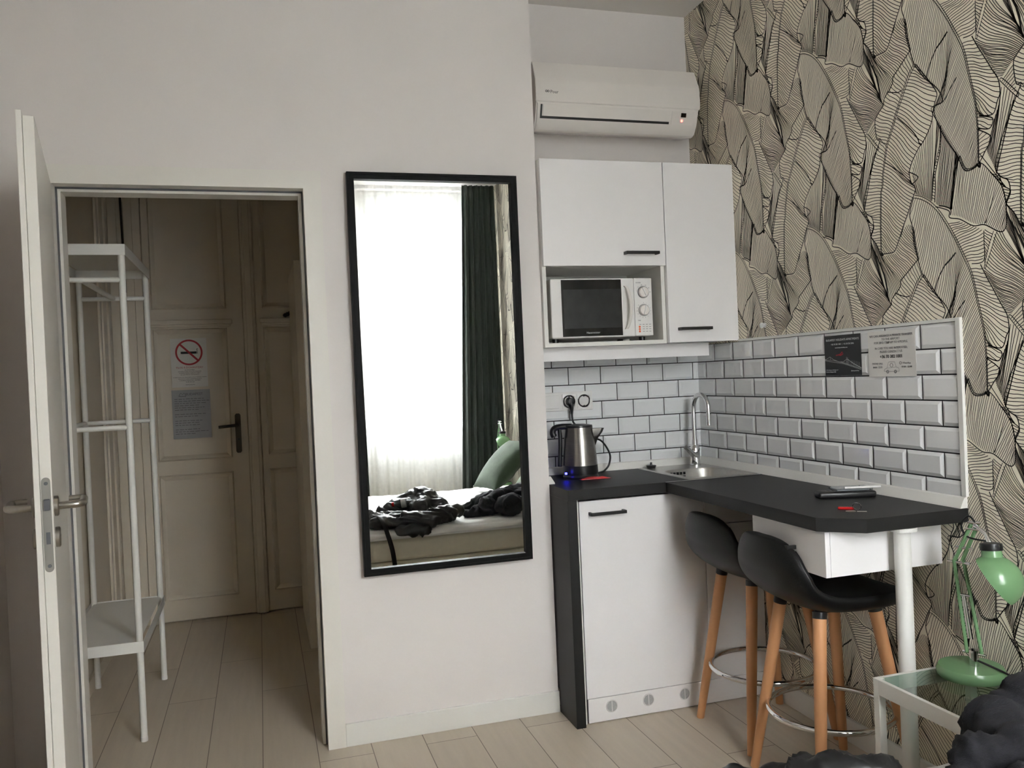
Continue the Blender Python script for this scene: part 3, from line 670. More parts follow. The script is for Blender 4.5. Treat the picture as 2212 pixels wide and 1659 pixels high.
obj_rod = tag(obj('curtain_rail', bx(.35, 1.93, -.50, -.38, 2.905, 2.935, .004), M['plw'], loc=(1.1, -.44, 2.9)), 'white ceiling curtain rail above the window', 'curtain rail')
# ------------------------------------------------------------------ subway tiles
ZT = .9755; PZT, PXT = .077, .152
def tile_bm(u0, u1, z_lo, z_hi, cols0, place):
    """bevelled tiles in running bond; place(u, z, h) -> world point"""
    bm = B(); g = .0021; bv = .0105; h0, h1 = .001, .0065
    k = math.floor((z_lo - ZT) / PZT) - 1
    while ZT + k * PZT < z_hi:
        za, zb = max(z_lo, ZT + k * PZT + g), min(z_hi, ZT + (k + 1) * PZT - g)
        if zb - za > .006:
            o = cols0 + (0 if k % 2 == 0 else PXT / 2)
            j = math.floor((u0 - o) / PXT) - 1
            while o + j * PXT < u1:
                ua0, ub0 = o + j * PXT + g, o + (j + 1) * PXT - g
                ua, ub = max(u0, ua0), min(u1, ub0)
                if ub - ua > .006:
                    zf0, zf1 = ZT + k * PZT + g + bv, ZT + (k + 1) * PZT - g - bv
                    iu0, iu1 = max(ua, ua0 + bv), min(ub, ub0 - bv); iz0, iz1 = max(za, zf0), min(zb, zf1)
                    def H(u, z):
                        d = min(u - ua0, ub0 - u, z - (zf0 - bv), (zf1 + bv) - z); return h0 + (h1 - h0) * max(0, min(1, d / bv))
                    if iu1 - iu0 > .001 and iz1 - iz0 > .001:
                        a = [(ua, za), (ub, za), (ub, zb), (ua, zb)]; b = [(iu0, iz0), (iu1, iz0), (iu1, iz1), (iu0, iz1)]
                        A_ = [bm.verts.new(place(u, z, H(u, z))) for u, z in a]; B_ = [bm.verts.new(place(u, z, h1)) for u, z in b]
                        C_ = [bm.verts.new(place(u, z, 0)) for u, z in a]
                        bm.faces.new(B_)
                        for i in range(4):
                            bm.faces.new((A_[i], A_[(i + 1) % 4], B_[(i + 1) % 4], B_[i])); bm.faces.new((C_[i], C_[(i + 1) % 4], A_[(i + 1) % 4], A_[i]))
                j += 1
        k += 1
    return bm
t = thing('tile_backsplash', 'white subway tiles with slanted edges and black grout around kitchen corner', 'tiles', (1.9, 3.4, .9))
TR, TB = XR - .0008, YN - .0008
obj('tile_field', tile_bm(1.096, XR - .003, .9305, 1.439, 1.296, lambda u, z, h: (u, TB - .0015 - h, z)), M['tile'], t, label='back wall tiles')
obj('tile_field', tile_bm(-(YN - .004), -1.966, .9305, 1.4365, -3.397, lambda u, z, h: (TR - .0015 - h, -u, z)), M['tile'], t, label='right wall tiles')
bm = B(); box(bm, 1.083, XR - .002, TB - .0015, TB, .9305, 1.439); box(bm, TR - .0015, TR, 1.962, YN - .003, .9305, 1.4365)
obj('grout', bm, M['grout'], t)
bm = B(); box(bm, TR - .011, TR, 1.945, 1.963, .9305, 1.447, .0015); box(bm, TR - .009, TR, 1.963, 3.115, 1.4367, 1.447, .001)
obj('edge_strip', bm, M['cabin'], t, label='white edge strip')

# ------------------------------------------------------------------ base units and worktops
Yf = 2.964
t = thing('base_cabinet', 'white kitchen base unit with black end panel and black bar handle', 'cabinet', (1.4, 3.2, 0))
bm = bx(1.0825, 1.120, Yf, 3.1435, 0, .8575, .001); box(bm, 1.0825, 1.120, 3.1435, 3.45, .09, .8575)
obj('end_panel', bm, M['black'], t, label='black laminate end panel')
bm = bx(1.121, XR - .018, 3.005, 3.45, .09, .106); box(bm, 1.121, 1.137, 3.005, 3.45, .106, .855); box(bm, XR - .034, XR - .018, 3.005, 3.45, .106, .855); box(bm, 1.137, XR - .034, 3.44, 3.45, .106, .855); box(bm, 1.1205, 1.134, 2.99, 3.004, 0, .855)
obj('carcass', bm, M['cabin'], t)
d = obj('door', bx(1.1355, 1.660, 2.984, 3.003, .0975, .848, .0015), M['cab'], t)
def bar_handle(xa, xb, y, z, par):
    bm = bx(xa, xb, y - .032, y - .023, z - .006, z + .006, .0015); box(bm, xa, xa + .009, y - .024, y, z - .006, z + .006, .001); box(bm, xb - .009, xb, y - .024, y, z - .006, z + .006, .001)
    return obj('handle', bm, M['blackm'], par)
bar_handle(1.172, 1.318, 2.984, .800, d)
obj('filler_panel', bx(1.6635, XR - .018, 2.984, 3.003, .0975, .708, .0015), M['cab'], t)
obj('filler_drawer', bx(1.6635, XR - .018, 2.984, 3.003, .712, .848, .0015), M['cab'], t)
pl_ = obj('plinth', bx(1.1395, XR - .018, 2.986, 3.002, .004, .0945, .001), M['cab'], t)
for x_ in (1.235, 1.389, 1.545):
    bm = lathe(B(), [(0, .0022), (.0215, .0022), (.0215, .0005), (.0215, 0), (0, 0)], (x_, 2.986, .058), (0, -1, 0), 28)
    v_ = obj('vent', bm, M['grey'], pl_, True)
    bm = B(); torus(bm, (x_, 2.9845, .058), .0225, .0022, (0, 1, 0), 36, 8); box(bm, x_ - .0012, x_ + .0012, 2.9825, 2.9845, .037, .079)
    for kk in range(-7, 8):
        hh = math.sqrt(max(0, .0205 ** 2 - (kk * .0027) ** 2)); box(bm, x_ - hh, x_ + hh, 2.9832, 2.9842, .058 + kk * .0027 - .0005, .058 + kk * .0027 + .0005)
    obj('vent_grille', bm, M['plw'], v_)

t = thing('worktop', 'black laminate worktop over the base unit with sink and kettle', 'worktop', (1.35, 3.2, .858))
# worktop with the cut-out for the bowl
bm = B(); yb_, xr_ = YN - .0035, XR - .003
for (a, b, c_, e) in ((1.0825, 1.60, 2.956, yb_), (1.60, xr_ - .03, 2.956, 2.985), (1.60, xr_ - .03, 3.30, yb_), (xr_ - .03, xr_, 2.956, yb_)): box(bm, a, b, c_, e, .8585, .898)
obj('top_board', bm, M['black'], t)
bm = B()
prism(bm, [(yb_, .8982), (yb_ - .026, .8982), (yb_ - .024, .903), (yb_ - .012, .927), (yb_ - .006, .930), (yb_, .930)], 0, 1.083, xr_ - .0)
prism(bm, [(xr_ - .026, .8982), (xr_, .8982), (xr_, .930), (xr_ - .006, .930), (xr_ - .012, .927), (xr_ - .024, .903)], 1, 1.950, yb_)
prism(bm, [(1.083, .8982), (1.107, .8982), (1.105, .905), (1.090, .930), (1.083, .930)], 1, 3.165, yb_)
obj('upstand', bm, M['cabin'], t, label='white sealing strip along the wall')
obj('joint_strip', bx(1.484, xr_ - .027, 2.9475, 2.9545, .8985, .9000, .0006), M['alu'], t, label='metal joint strip')

t = thing('bar_counter', 'black laminate breakfast bar with clipped corner on white round post', 'counter', (1.72, 2.4, 0))
prism_pts = [(1.485, 2.947), (1.485, 2.037), (1.585, 1.949), (xr_, 1.949), (xr_, 2.947)]
bm = prism(B(), prism_pts, 2, .8585, .8975)
bmesh.ops.bevel(bm, geom=[e for e in bm.edges if abs(e.verts[0].co.z - e.verts[1].co.z) < 1e-5], offset=.0012, segments=1, affect='EDGES')
obj('top_board', bm, M['black'], t)
bm = lathe(B(), [(0, .0), (.0228, .0), (.0228, .835), (0, .835)], (1.733, 1.986, .012), seg=36)
g = obj('leg', bm, M['post'], t, True)
obj('mounting_plate', lathe(B(), [(0, 0), (.04, 0), (.04, .011), (0, .011)], (1.733, 1.986, .847), seg=36), M['post'], g)
obj('foot', lathe(B(), [(0, 0), (.022, 0), (.024, .004), (.024, .0125), (0, .0125)], (1.733, 1.986, 0), seg=28), M['plw'], g)

t = thing('drawer_unit', 'white drawer box hung under the end of the breakfast bar', 'drawer unit', (1.7, 2.2, .72))
obj('carcass', bx(1.525, 1.912, 2.030, 2.395, .7245, .8565, .001), M['cab'], t)
d = obj('drawer', bx(1.508, 1.524, 2.030, 2.395, .7245, .8545, .001), M['cab'], t)
bm = bx(1.508 - .032, 1.508 - .023, 2.165, 2.29, .783, .795, .0015); box(bm, 1.508 - .024, 1.508, 2.165, 2.174, .783, .795, .001); box(bm, 1.508 - .024, 1.508, 2.281, 2.29, .783, .795, .001)
obj('handle', bm, M['blackm'], d)

# sink
t = thing('sink', 'stainless steel sink set into the worktop corner', 'sink', (1.75, 3.18, .898))
sx0, sx1, sy0, sy1 = 1.592, xr_ - .028, 2.962, 3.435
def rrect(x0, x1, y0, y1, r, n=6):
    o = []
    for cx, cy, a0 in ((x1 - r, y1 - r, 0), (x0 + r, y1 - r, pi / 2), (x0 + r, y0 + r, pi), (x1 - r, y0 + r, 1.5 * pi)):
        for k in range(n + 1): a = a0 + pi / 2 * k / n; o.append((cx + r * math.cos(a), cy + r * math.sin(a)))
    return o
loops = [(rrect(sx0, sx1, sy0, sy1, .012), .8984), (rrect(sx0 + .003, sx1 - .003, sy0 + .003, sy1 - .003, .012), .9015), (rrect(sx0 + .012, sx1 - .012, sy0 + .012, sy1 - .012, .012), .9005),
         (rrect(1.622, 1.882, 3.000, 3.288, .075), .9002), (rrect(1.625, 1.879, 3.003, 3.285, .073), .895), (rrect(1.632, 1.872, 3.010, 3.278, .066), .80), (rrect(1.655, 1.849, 3.033, 3.255, .05), .772), (rrect(1.72, 1.784, 3.11, 3.18, .03), .768)]
bm = B(); R_ = [[bm.verts.new((x, y, z)) for x, y in l] for l, z in loops]
for a, b in zip(R_, R_[1:]):
    for i in range(len(a)): bm.faces.new((a[i], a[(i + 1) % len(a)], b[(i + 1) % len(b)], b[i]))
bm.faces.new(R_[-1])
obj('basin', bm, M['sinksteel'], t, True)
bm = B()
for i in range(6):
    for k in range(2): box(bm, 1.655 + i * .016, 1.663 + i * .016, 3.2755, 3.2825, .862 + k * .016, .873 + k * .016)
obj('overflow', bm, M['blk'], t, label='dark overflow slots')
bm = lathe(B(), [(0, .0), (.018, .0), (.022, .009), (.021, .012), (.006, .013), (.0045, .019), (.005, .024), (0, .026)], (1.640, 3.395, .9018), seg=28)
tag(obj('sink_plug', bm, M['blk'], None, True, loc=(1.64, 3.395, .9)), 'black rubber sink plug resting on the steel rim', 'plug')
t = thing('faucet', 'chrome swan neck tap with lever standing at the sink corner', 'faucet', (1.842, 3.365, .901))
fx, fy = 1.842, 3.365
obj('base', lathe(B(), [(0, .0), (.025, 0), (.025, .006), (.0215, .010), (.0215, .075), (.017, .088), (.0125, .092), (.0125, .115), (0, .115)], (fx, fy, .9012), seg=32), M['chrome'], t, True)
q = [(fx, fy, 1.0), (fx, fy, 1.10), (fx, fy, 1.155)]
for k in range(1, 11):
    a = pi * k / 10; q.append((fx - .0 + .012 * (1 - math.cos(a)) / 2, fy - .055 * (1 - math.cos(a)), 1.155 + .062 * math.sin(a)))
q += [(fx + .012, fy - .11, 1.12), (fx + .012, fy - .11, 1.085)]
obj('spout', tube(B(), smooth_pts(q, 3), .0105, 16), M['chrome'], t, True)
bm = tube(B(), [(fx - .004, fy - .01, .950), (fx - .035, fy - .045, .957), (fx - .085, fy - .075, .992)], [.016, .013, .010], 14)
obj('lever', bm, M['chrome'], t, True)

# ------------------------------------------------------------------ wall cabinets
yc0, yc1 = 3.138, YN - .001
t = thing('wall_cabinet', 'white wall cabinet with open niche holding the microwave', 'cabinet', (1.34, 3.3, 1.44))
bm = B(); xa, xb = 1.0815, 1.6105
box(bm, xa, xa + .016, yc0, yc1, 1.4405, 2.178, .0006); box(bm, xb - .016, xb, yc0, yc1, 1.4405, 2.178, .0006)
for z in (1.4405, 1.758, 2.162): box(bm, xa + .016, xb - .016, yc0, yc1, z, z + .016)
box(bm, xa + .016, xb - .016, yc1 - .004, yc1, 1.4565, 2.162)
obj('carcass', bm, M['cabin'], t)
d = obj('door', bx(xa + .001, xb - .001, 3.118, 3.1365, 1.758, 2.178, .001), M['cab'], t)
bar_handle(1.424, 1.570, 3.118, 1.807, d)
obj('valance', bx(1.083, 1.838, 3.200, 3.216, 1.385, 1.4403, .0008), M['cab'], t)
t = thing('wall_cabinet', 'tall plain white wall cabinet next to the wallpaper', 'cabinet', (1.77, 3.3, 1.44))
obj('carcass', bx(1.6125, XR - .0015, yc0, yc1, 1.4455, 2.178, .0006), M['cabin'], t)
d = obj('door', bx(1.6125, XR - .002, 3.118, 3.1365, 1.443, 2.178, .001), M['cab'], t)
bar_handle(1.652, 1.796, 3.118, 1.497, d)

# microwave
t = thing('microwave', 'white microwave oven with two dials in cabinet niche', 'microwave', (1.335, 3.3, 1.457))
mx0, mx1, mz0, mz1, my = 1.117, 1.558, 1.474, 1.7115, 3.150
obj('housing', bx(mx0 + .003, mx1 - .003, my + .026, 3.452, mz0, mz1 - .001, .004), M['plw'], t)
for (x_, y_) in ((mx0 + .03, my + .05), (mx1 - .03, my + .05), (mx0 + .03, 3.42), (mx1 - .03, 3.42)): obj('foot', lathe(B(), [(0, 0), (.012, 0), (.013, .0172), (0, .0172)], (x_, y_, 1.4567), seg=16), M['blk'], t)
bm = bx(mx0, 1.4775, my, my + .025, mz0 + .001, mz1, .005, 3)
d = obj('door', bm, M['plw'], t)
w_ = obj('window_surround', bx(1.162, 1.421, my - .0012, my + .002, mz0 + .006, mz1 - .005, .0006), M['blkgloss'], d)
obj('window', bx(1.170, 1.418, my - .0018, my, 1.512, 1.668), M['window'], w_)
obj('lettering', text_bm(B(), 'Hausmeister', (1.292, my - .0013, 1.494), (1, 0, 0), (0, 0, 1), .0115), M['textw'], w_)
bm = B()
def hgrip(u, v):
    z = 1.505 + u * .175; b = math.sin(pi * u) ** .6; a = 2 * pi * v
    return (1.437 + .007 * math.cos(a) + .012 * b, my - .002 - .026 * b - .005 * math.sin(a), z)
grid_surf(bm, hgrip, 20, 10)
obj('handle', bm, M['acw'], d, True)
pn = obj('control_panel', bx(1.4785, mx1, my, my + .025, mz0 + .001, mz1, .004, 3), M['plw'], t)
def dial(z, ang, par):
    c = (1.518, my, z)
    k = obj('dial', lathe(B(), [(0, .013), (.019, .012), (.0205, .009), (.0215, 0), (0, 0)], c, (0, -1, 0), 36), M['acw'], par, True)
    bm = B(); torus(bm, (1.518, my - .001, z), .0245, .0006, (0, 1, 0), 48, 6); torus(bm, (1.518, my - .001, z), .0222, .0005, (0, 1, 0), 48, 6)
    obj('dial_ring', bm, M['grey'], k)
    m3 = Matrix.Rotation(ang, 3, 'Y')
    obj('pointer', bx(1.5155, 1.5205, my - .019, my - .011, z - .0185, z + .0185, .0016, 2, rot=((1.518, my, z), m3)), M['plw'], k)
    return k
dial(1.6535, -.45, pn); dial(1.580, .25, pn)
yy = my - .0006; bm = B()
for i in range(6): a = pi * (.95 - .19 * i); text_bm(bm, ('0', '90', '180', '360', '600', '700')[i], (1.518 + .030 * math.cos(a), yy, 1.6535 + .030 * math.sin(a)), (1, 0, 0), (0, 0, 1), .004)
obj('power_scale', bm, M['grey'], pn); bm = B()
for i in range(14): a = pi / 2 - 2 * pi * i / 15; text_bm(bm, str((0, 1, 2, 3, 4, 5, 6, 8, 10, 15, 20, 25, 30, 35)[i]), (1.518 + .0305 * math.cos(a), yy, 1.580 + .0305 * math.sin(a)), (1, 0, 0), (0, 0, 1), .0045)
obj('time_scale', bm, M['grey'], pn)
obj('caption', text_bm(B(), 'POWER', (1.497, yy, 1.692), (1, 0, 0), (0, 0, 1), .0062), M['grey'], pn); obj('caption', text_bm(B(), 'TIME', (1.496, yy, 1.538), (1, 0, 0), (0, 0, 1), .0062), M['grey'], pn)
bm = B()
for r_ in range(4):
    for c_ in range(4):
        if r_ == 0 or c_ > 0: stroke(bm, [(1.495 + c_ * .0145, yy, 1.522 - r_ * .0095), (1.504 + c_ * .0145, yy, 1.522 - r_ * .0095)], .0016, (0, -1, 0))
obj('programme_table', bm, M['grey'], pn)
bm = B()
for r_ in range(3): lathe(bm, [(0, .0006), (.0045, .0006), (.0045, 0)], (1.4965, my, 1.5125 - r_ * .0095), (0, -1, 0), 16)
obj('programme_marks', bm, M['orange'], pn, label='orange programme marks')

# air conditioner
t = thing('air_conditioner', 'white wall air conditioner above the kitchen wall cabinets', 'air conditioner', (1.5, 3.37, 2.31))
ax0, ax1 = 1.128, 1.876
prof = [(YN - .001, 2.378), (3.34, 2.346), (3.322, 2.345), (3.308, 2.350), (3.282, 2.385), (3.262, 2.440), (3.262, 2.450), (3.262, 2.53), (3.268, 2.545), (3.30, 2.615), (3.312, 2.625), (YN - .001, 2.625)]
bm = prism(B(), prof, 0, ax0 + .004, ax1 - .004)
bmesh.ops.bevel(bm, geom=[e for e in bm.edges if abs(e.verts[0].co.x - e.verts[1].co.x) < 1e-6 and (e.verts[0].co.x < ax0 + .01 or e.verts[0].co.x > ax1 - .01)], offset=.006, segments=3, affect='EDGES')
obj('housing', bm, M['acw'], t, True)
bm = prism(B(), [(3.2635, 2.448), (3.2565, 2.448), (3.2545, 2.47), (3.2545, 2.528), (3.2575, 2.545), (3.293, 2.622), (3.300, 2.622), (3.2640, 2.545)], 0, ax0, ax1)
bmesh.ops.bevel(bm, geom=[e for e in bm.edges if abs(e.verts[0].co.x - e.verts[1].co.x) > .1 or True], offset=.0022, segments=2, affect='EDGES')
fp = obj('front_panel', bm, M['acw'], t, True)
bm = text_bm(B(), 'Pour', (1.191, 3.2538, 2.488), (1, 0, 0), (0, 0, 1), .018, 'LEFT'); torus(bm, (1.174, 3.2538, 2.490), .0038, .001, (0, 1, 0), 20, 6); torus(bm, (1.183, 3.2538, 2.490), .0038, .001, (0, 1, 0), 20, 6)
obj('lettering', bm, M['textk'], fp)
e_ = Vector((0, 3.282 - 3.262, 2.385 - 2.440)); Z_ = lambda s: Vector((0, 3.262, 2.440)) + e_ * s; nn = Vector((0, e_.z, -e_.y)).normalized()
def acq(bm, xa, xb, s0, s1, h):
    v = [Vector((x, 0, 0)) + Z_(s) + nn * h for x, s in ((xa, s0), (xb, s0), (xb, s1), (xa, s1))]; w = [q - nn * (h - .0002 if h > .0003 else h) for q in v]
    V_ = [bm.verts.new(q) for q in v]; W_ = [bm.verts.new(q) for q in w]
    bm.faces.new(V_)
    for i in range(4): bm.faces.new((V_[i], V_[(i + 1) % 4], W_[(i + 1) % 4], W_[i]))
    return bm
obj('outlet', acq(acq(B(), 1.150, 1.735, .80, .97, .0012), 1.150, 1.158, .02, .82, .0012), M['blk'], t, label='dark air outlet slot')
obj('flap', acq(B(), 1.162, 1.735, .02, .80, .003), M['acw'], t)
rp = obj('receiver_panel', acq(B(), 1.745, 1.848, .04, .97, .002), M['acw'], t)
obj('display', acq(B(), 1.788, 1.812, .14, .44, .0028), M['blkgloss'], rp)
obj('indicator', acq(B(), 1.790, 1.798, .62, .76, .0030), M['led'], rp, label='red indicator light')

# sockets
t = thing('wall_socket', 'white triple plate with switch and two sockets on back wall tiles', 'socket', (1.28, YN - .01, 1.21))
ys_ = YN - .0095
obj('plate', bx(1.148, 1.400, ys_ - .009, ys_, 1.172, 1.254, .003), M['plw'], t)
obj('rocker', bx(1.166, 1.240, ys_ - .014, ys_ - .008, 1.184, 1.242, .002), M['plw'], t)
for x_ in (1.288, 1.357):
    bm = B(); lathe(bm, [(.0285, .004), (.0225, .004), (.0205, .0), (0, 0)], (x_, ys_ - .0092, 1.2125), (0, -1, 0), 32); box(bm, x_ - .031, x_ + .031, ys_ - .0125, ys_ - .009, 1.1815, 1.2435, .001)
    s = obj('outlet', bm, M['plw'], t, True)
    bm = B()
    for dx in (-.0095, .0095, 0): lathe(bm, [(0, .0038), (.0026 if dx else .0016, .0038), (.0026, 0)], (x_ + dx, ys_ - .0092, 1.2125), (0, -1, 0), 10)
    box(bm, x_ - .003, x_ + .003, ys_ - .0145, ys_ - .009, 1.231, 1.235); box(bm, x_ - .003, x_ + .003, ys_ - .0145, ys_ - .009, 1.190, 1.194)
    obj('contacts', bm, M['blk'], s)

# kettle
kx, ky, kz = 1.272, 3.306, .8985
t = thing('kettle', 'brushed steel kettle with black handle on the worktop', 'kettle', (kx, ky, kz))
obj('power_base', lathe(B(), [(0, 0), (.072, 0), (.074, .006), (.070, .015), (0, .015)], (kx, ky, kz), seg=44), M['blk'], t, True)
obj('foot_band', lathe(B(), [(0, .0155), (.0725, .0155), (.0735, .020), (.0722, .053), (0, .053)], (kx, ky, kz), seg=44), M['blk'], t, True)
obj('body', lathe(B(), [(0, .0535), (.0722, .0535), (.0690, .10), (.0640, .155), (.0575, .209), (.0575, .2095), (0, .2095)], (kx, ky, kz), seg=56), M['steel'], t, True)
obj('lid', lathe(B(), [(0, .210), (.0575, .210), (.056, .218), (.030, .2225), (0, .223)], (kx, ky, kz), seg=44), M['blk'], t, True)
bm = B(); ux, uy = .95, -.30
P_ = lambda a, z, s=0.0: (kx + ux * a - uy * s, ky + uy * a + ux * s, kz + z)
rows = [(.050, .118, .004), (.066, .160, .016), (.086, .186, .020), (.094, .203, .018)]
v = []
for a, z, wv in rows: v.append([bm.verts.new(P_(a - .02 * 0, z, -wv)), bm.verts.new(P_(a + .012, z, 0)), bm.verts.new(P_(a, z, wv)), bm.verts.new(P_(.045, z, wv * 1.2)), bm.verts.new(P_(.045, z, -wv * 1.2))])
for a, b in zip(v, v[1:]):
    for i in range(5): bm.faces.new((a[i], a[(i + 1) % 5], b[(i + 1) % 5], b[i]))
bm.faces.new(v[-1]); bm.faces.new(v[0][::-1])
obj('spout', bm, M['darksteel'], t, True)
q = [P_(-.045, .214), P_(-.088, .213), P_(-.112, .200), P_(-.112, .175), P_(-.104, .155)]
bm = tube(B(), smooth_pts([P_(-.03, .213), P_(-.075, .214), P_(-.102, .208), P_(-.110, .190), P_(-.104, .172)], 6), [.013] * 24 + [.007], 12)
tube(bm, smooth_pts([P_(-.082, .206), P_(-.080, .16), P_(-.083, .10), P_(-.087, .048)], 6), .0085, 10)
obj('handle', bm, M['blk'], t, True)
obj('switch_light', bx(kx - .088, kx - .080, ky - .055, ky - .048, kz + .022, kz + .030, .001), M['blue'], t, label='glowing blue switch light')
bm = B(); px_, py_, pz_ = 1.288, ys_ - .013, 1.2125
lathe(bm, [(0, .030), (.014, .028), (.018, .018), (.0185, 0), (0, 0)], (px_, py_, pz_), (0, -1, 0), 20)
tube(bm, [(px_, py_ - .02, pz_ - .004), (px_ + .001, py_ - .024, pz_ - .03), (px_ + .002, py_ - .022, pz_ - .055)], [.010, .008, .0045], 10)
cq = [(px_ + .002, py_ - .022, pz_ - .05), (px_ + .006, py_ - .025, pz_ - .09), (1.318, 3.40, 1.095), (1.36, 3.385, 1.058), (1.405, 3.38, 1.035), (1.440, 3.385, .98), (1.438, 3.39, .935), (1.415, 3.385, .910), (1.385, 3.37, .904), (kx + .06, ky + .03, .905)]
tube(bm, smooth_pts(cq, 8), .0042, 10)
obj('power_cord', bm, M['blk'], t, True)
bm = B()
def sachet(u, v):
    x = 1.235 + .125 * u; y = 3.215 + .030 * (v - .5) * (1 - .35 * abs(u - .5)) - .010 * u
    n_ = noise.noise(Vector((u * 6, v * 3, 2.1)))
    return (x, y, .8992 + .010 * math.sin(pi * v) * math.sin(pi * min(1, max(0, u * 1.04 - .02))) ** .6 + .003 * n_ * math.sin(pi * v))
grid_surf(bm, sachet, 26, 8)
o = tag(obj('sachet', bm, M['foil'], None, 'all', loc=(1.30, 3.21, .8985)), 'crumpled red and white sachet lying in front of the kettle', 'sachet')
md = o.modifiers.new('foil', 'SOLIDIFY'); md.thickness = .0015; md.offset = 1

# printed cards on tiles
xs = XR - .0096
t = thing('advert_card', 'black holiday apartment card with white bridge drawing stuck on tiles', 'card', (xs, 2.457, 1.357))
obj('sheet', bx(xs - .0008, xs, 2.3635, 2.5515, 1.2865, 1.4265), M['card'], t)
x2 = xs - .0014; RY, UZ = (0, -1, 0), (0, 0, 1)
bm = text_bm(B(), 'BUDAPEST HOLIDAYS APARTMENTS', (x2, 2.456, 1.410), RY, UZ, .0105); text_bm(bm, '+36 70 382 1001  |  +36 20 250 2046', (x2, 2.456, 1.395), RY, UZ, .0078); text_bm(bm, 'www.budapestholidays.com', (x2, 2.462, 1.383), RY, UZ, .0058)
obj('heading', bm, M['textw'], t); bm = B()
text_bm(bm, '1052 Budapest, Fehérhajó u. 8', (x2, 2.546, 1.306), RY, UZ, .0052, 'LEFT'); text_bm(bm, 'Entrance: Budapest 1052', (x2, 2.546, 1.299), RY, UZ, .0052, 'LEFT')
obj('address', bm, M['textw'], t); obj('account_name', text_bm(B(), '@budapestholidays', (x2, 2.395, 1.302), RY, UZ, .005), M['textw'], t)
bm = B(); yb = lambda f: 2.5515 - .188 * f; zb = lambda f: 1.4265 - .140 * f
for pts in ([(0, .60), (.07, .57), (.15, .53), (.25, .60), (.4, .66), (.52, .665), (.62, .60), (.75, .68), (.9, .77), (1, .82)], [(0, .6), (.25, .62), (.5, .68), (.75, .76), (1, .85)], [(0, .62), (.5, .70), (1, .87)], [(.15, .53), (.16, .60)], [(.61, .55), (.62, .73)], [(.64, .56), (.65, .74)], [(.64, .60), (.8, .73), (1, .83)]):
    stroke(bm, [(x2, yb(a), zb(b)) for a, b in pts], .0012, (-1, 0, 0))
for i in range(22): f = .05 + .043 * i; stroke(bm, [(x2, yb(f), zb(.60 + .05 * math.sin(f * 6) + f * .12)), (x2, yb(f + .01), zb(.62 + .22 * f))], .0007, (-1, 0, 0))
obj('bridge_drawing', bm, M['textw'], t)
bm = B(); stroke(bm, [(x2, yb(.32), zb(.50)), (x2, yb(.44), zb(.48)), (x2, yb(.50), zb(.42)), (x2, yb(.52), zb(.47)), (x2, yb(.46), zb(.50)), (x2, yb(.40), zb(.49))], .004, (-1, 0, 0))
obj('red_drawing', bm, M['red'], t, label='small red drawing')
t = thing('transfer_notice', 'white airport transfer notice with small car drawing stuck on tiles', 'notice', (xs, 2.224, 1.352))
obj('sheet', bx(xs - .0008, xs, 2.119, 2.3285, 1.2805, 1.4275), M['paperw'], t)
bm = B(); cy = 2.224
for s_, z_, sz in (('WE CAN ARRANGE A PRIVATE TRANSFER', 1.411, .0102), ('TO THE AIRPORT', 1.400, .0102), ('FOR 28 € / TRIP UP TO 4 PEOPLE.', 1.389, .0102), ('IN CASE YOU ARE INTERESTED,', 1.371, .0102), ('PLEASE CONTACT US', 1.360, .0102)): text_bm(bm, s_, (x2, cy, z_), RY, UZ, sz, thick=.0003)
obj('offer_text', bm, M['textg'], t)
for s_, y_ in (('PHONE CALL', cy + .062), ('WhatsApp', cy - .066)):
    bm = text_bm(B(), s_, (x2, y_, 1.322), RY, UZ, .0082, thick=.0003); text_bm(bm, '09:00 - 22:00', (x2, y_, 1.310), RY, UZ, .0082, thick=.0003)
    if s_[0] == 'W': torus(bm, (x2, cy - .040, 1.3225), .0042, .0006, (1, 0, 0), 20, 5)
    obj('contact_hours', bm, M['textg'], t)
obj('phone_number', text_bm(B(), '+36 70 382 1001', (x2, cy, 1.344), RY, UZ, .0145, bold=.0002), M['textk'], t)
bm = B(); CY = lambda a, b: (x2, cy + .034 - .068 * a, 1.293 + .034 * b)
stroke(bm, [CY(*q) for q in ((0, .15), (.05, .32), (.2, .42), (.3, .95), (.38, 1), (.72, .98), (.80, .5), (.95, .42), (1, .12), (.82, .1))], .0011, (-1, 0, 0)); stroke(bm, [CY(.2, .42), CY(.8, .5)], .0008, (-1, 0, 0)); stroke(bm, [CY(0, .15), CY(.16, .1), CY(.64, .1)], .0011, (-1, 0, 0))
for a in (.24, .74): torus(bm, CY(a, .08), .0045, .001, (1, 0, 0), 20, 6)
torus(bm, CY(.5, .68), .006, .0006, (1, 0, 0), 20, 5)
obj('car_drawing', bm, M['textg'], t)
tag(obj('wall_hook', lathe(B(), [(0, .022), (.006, .0215), (.011, .017), (.0105, .011), (.006, .007), (.006, .002), (.010, .001), (.010, 0), (0, 0)], (XR - .0008, 2.928, 1.492), (-1, 0, 0), 24), M['plw'], None, True, loc=(XR, 2.928, 1.492)), 'small white round knob fixed on the wallpaper above tiles', 'hook')

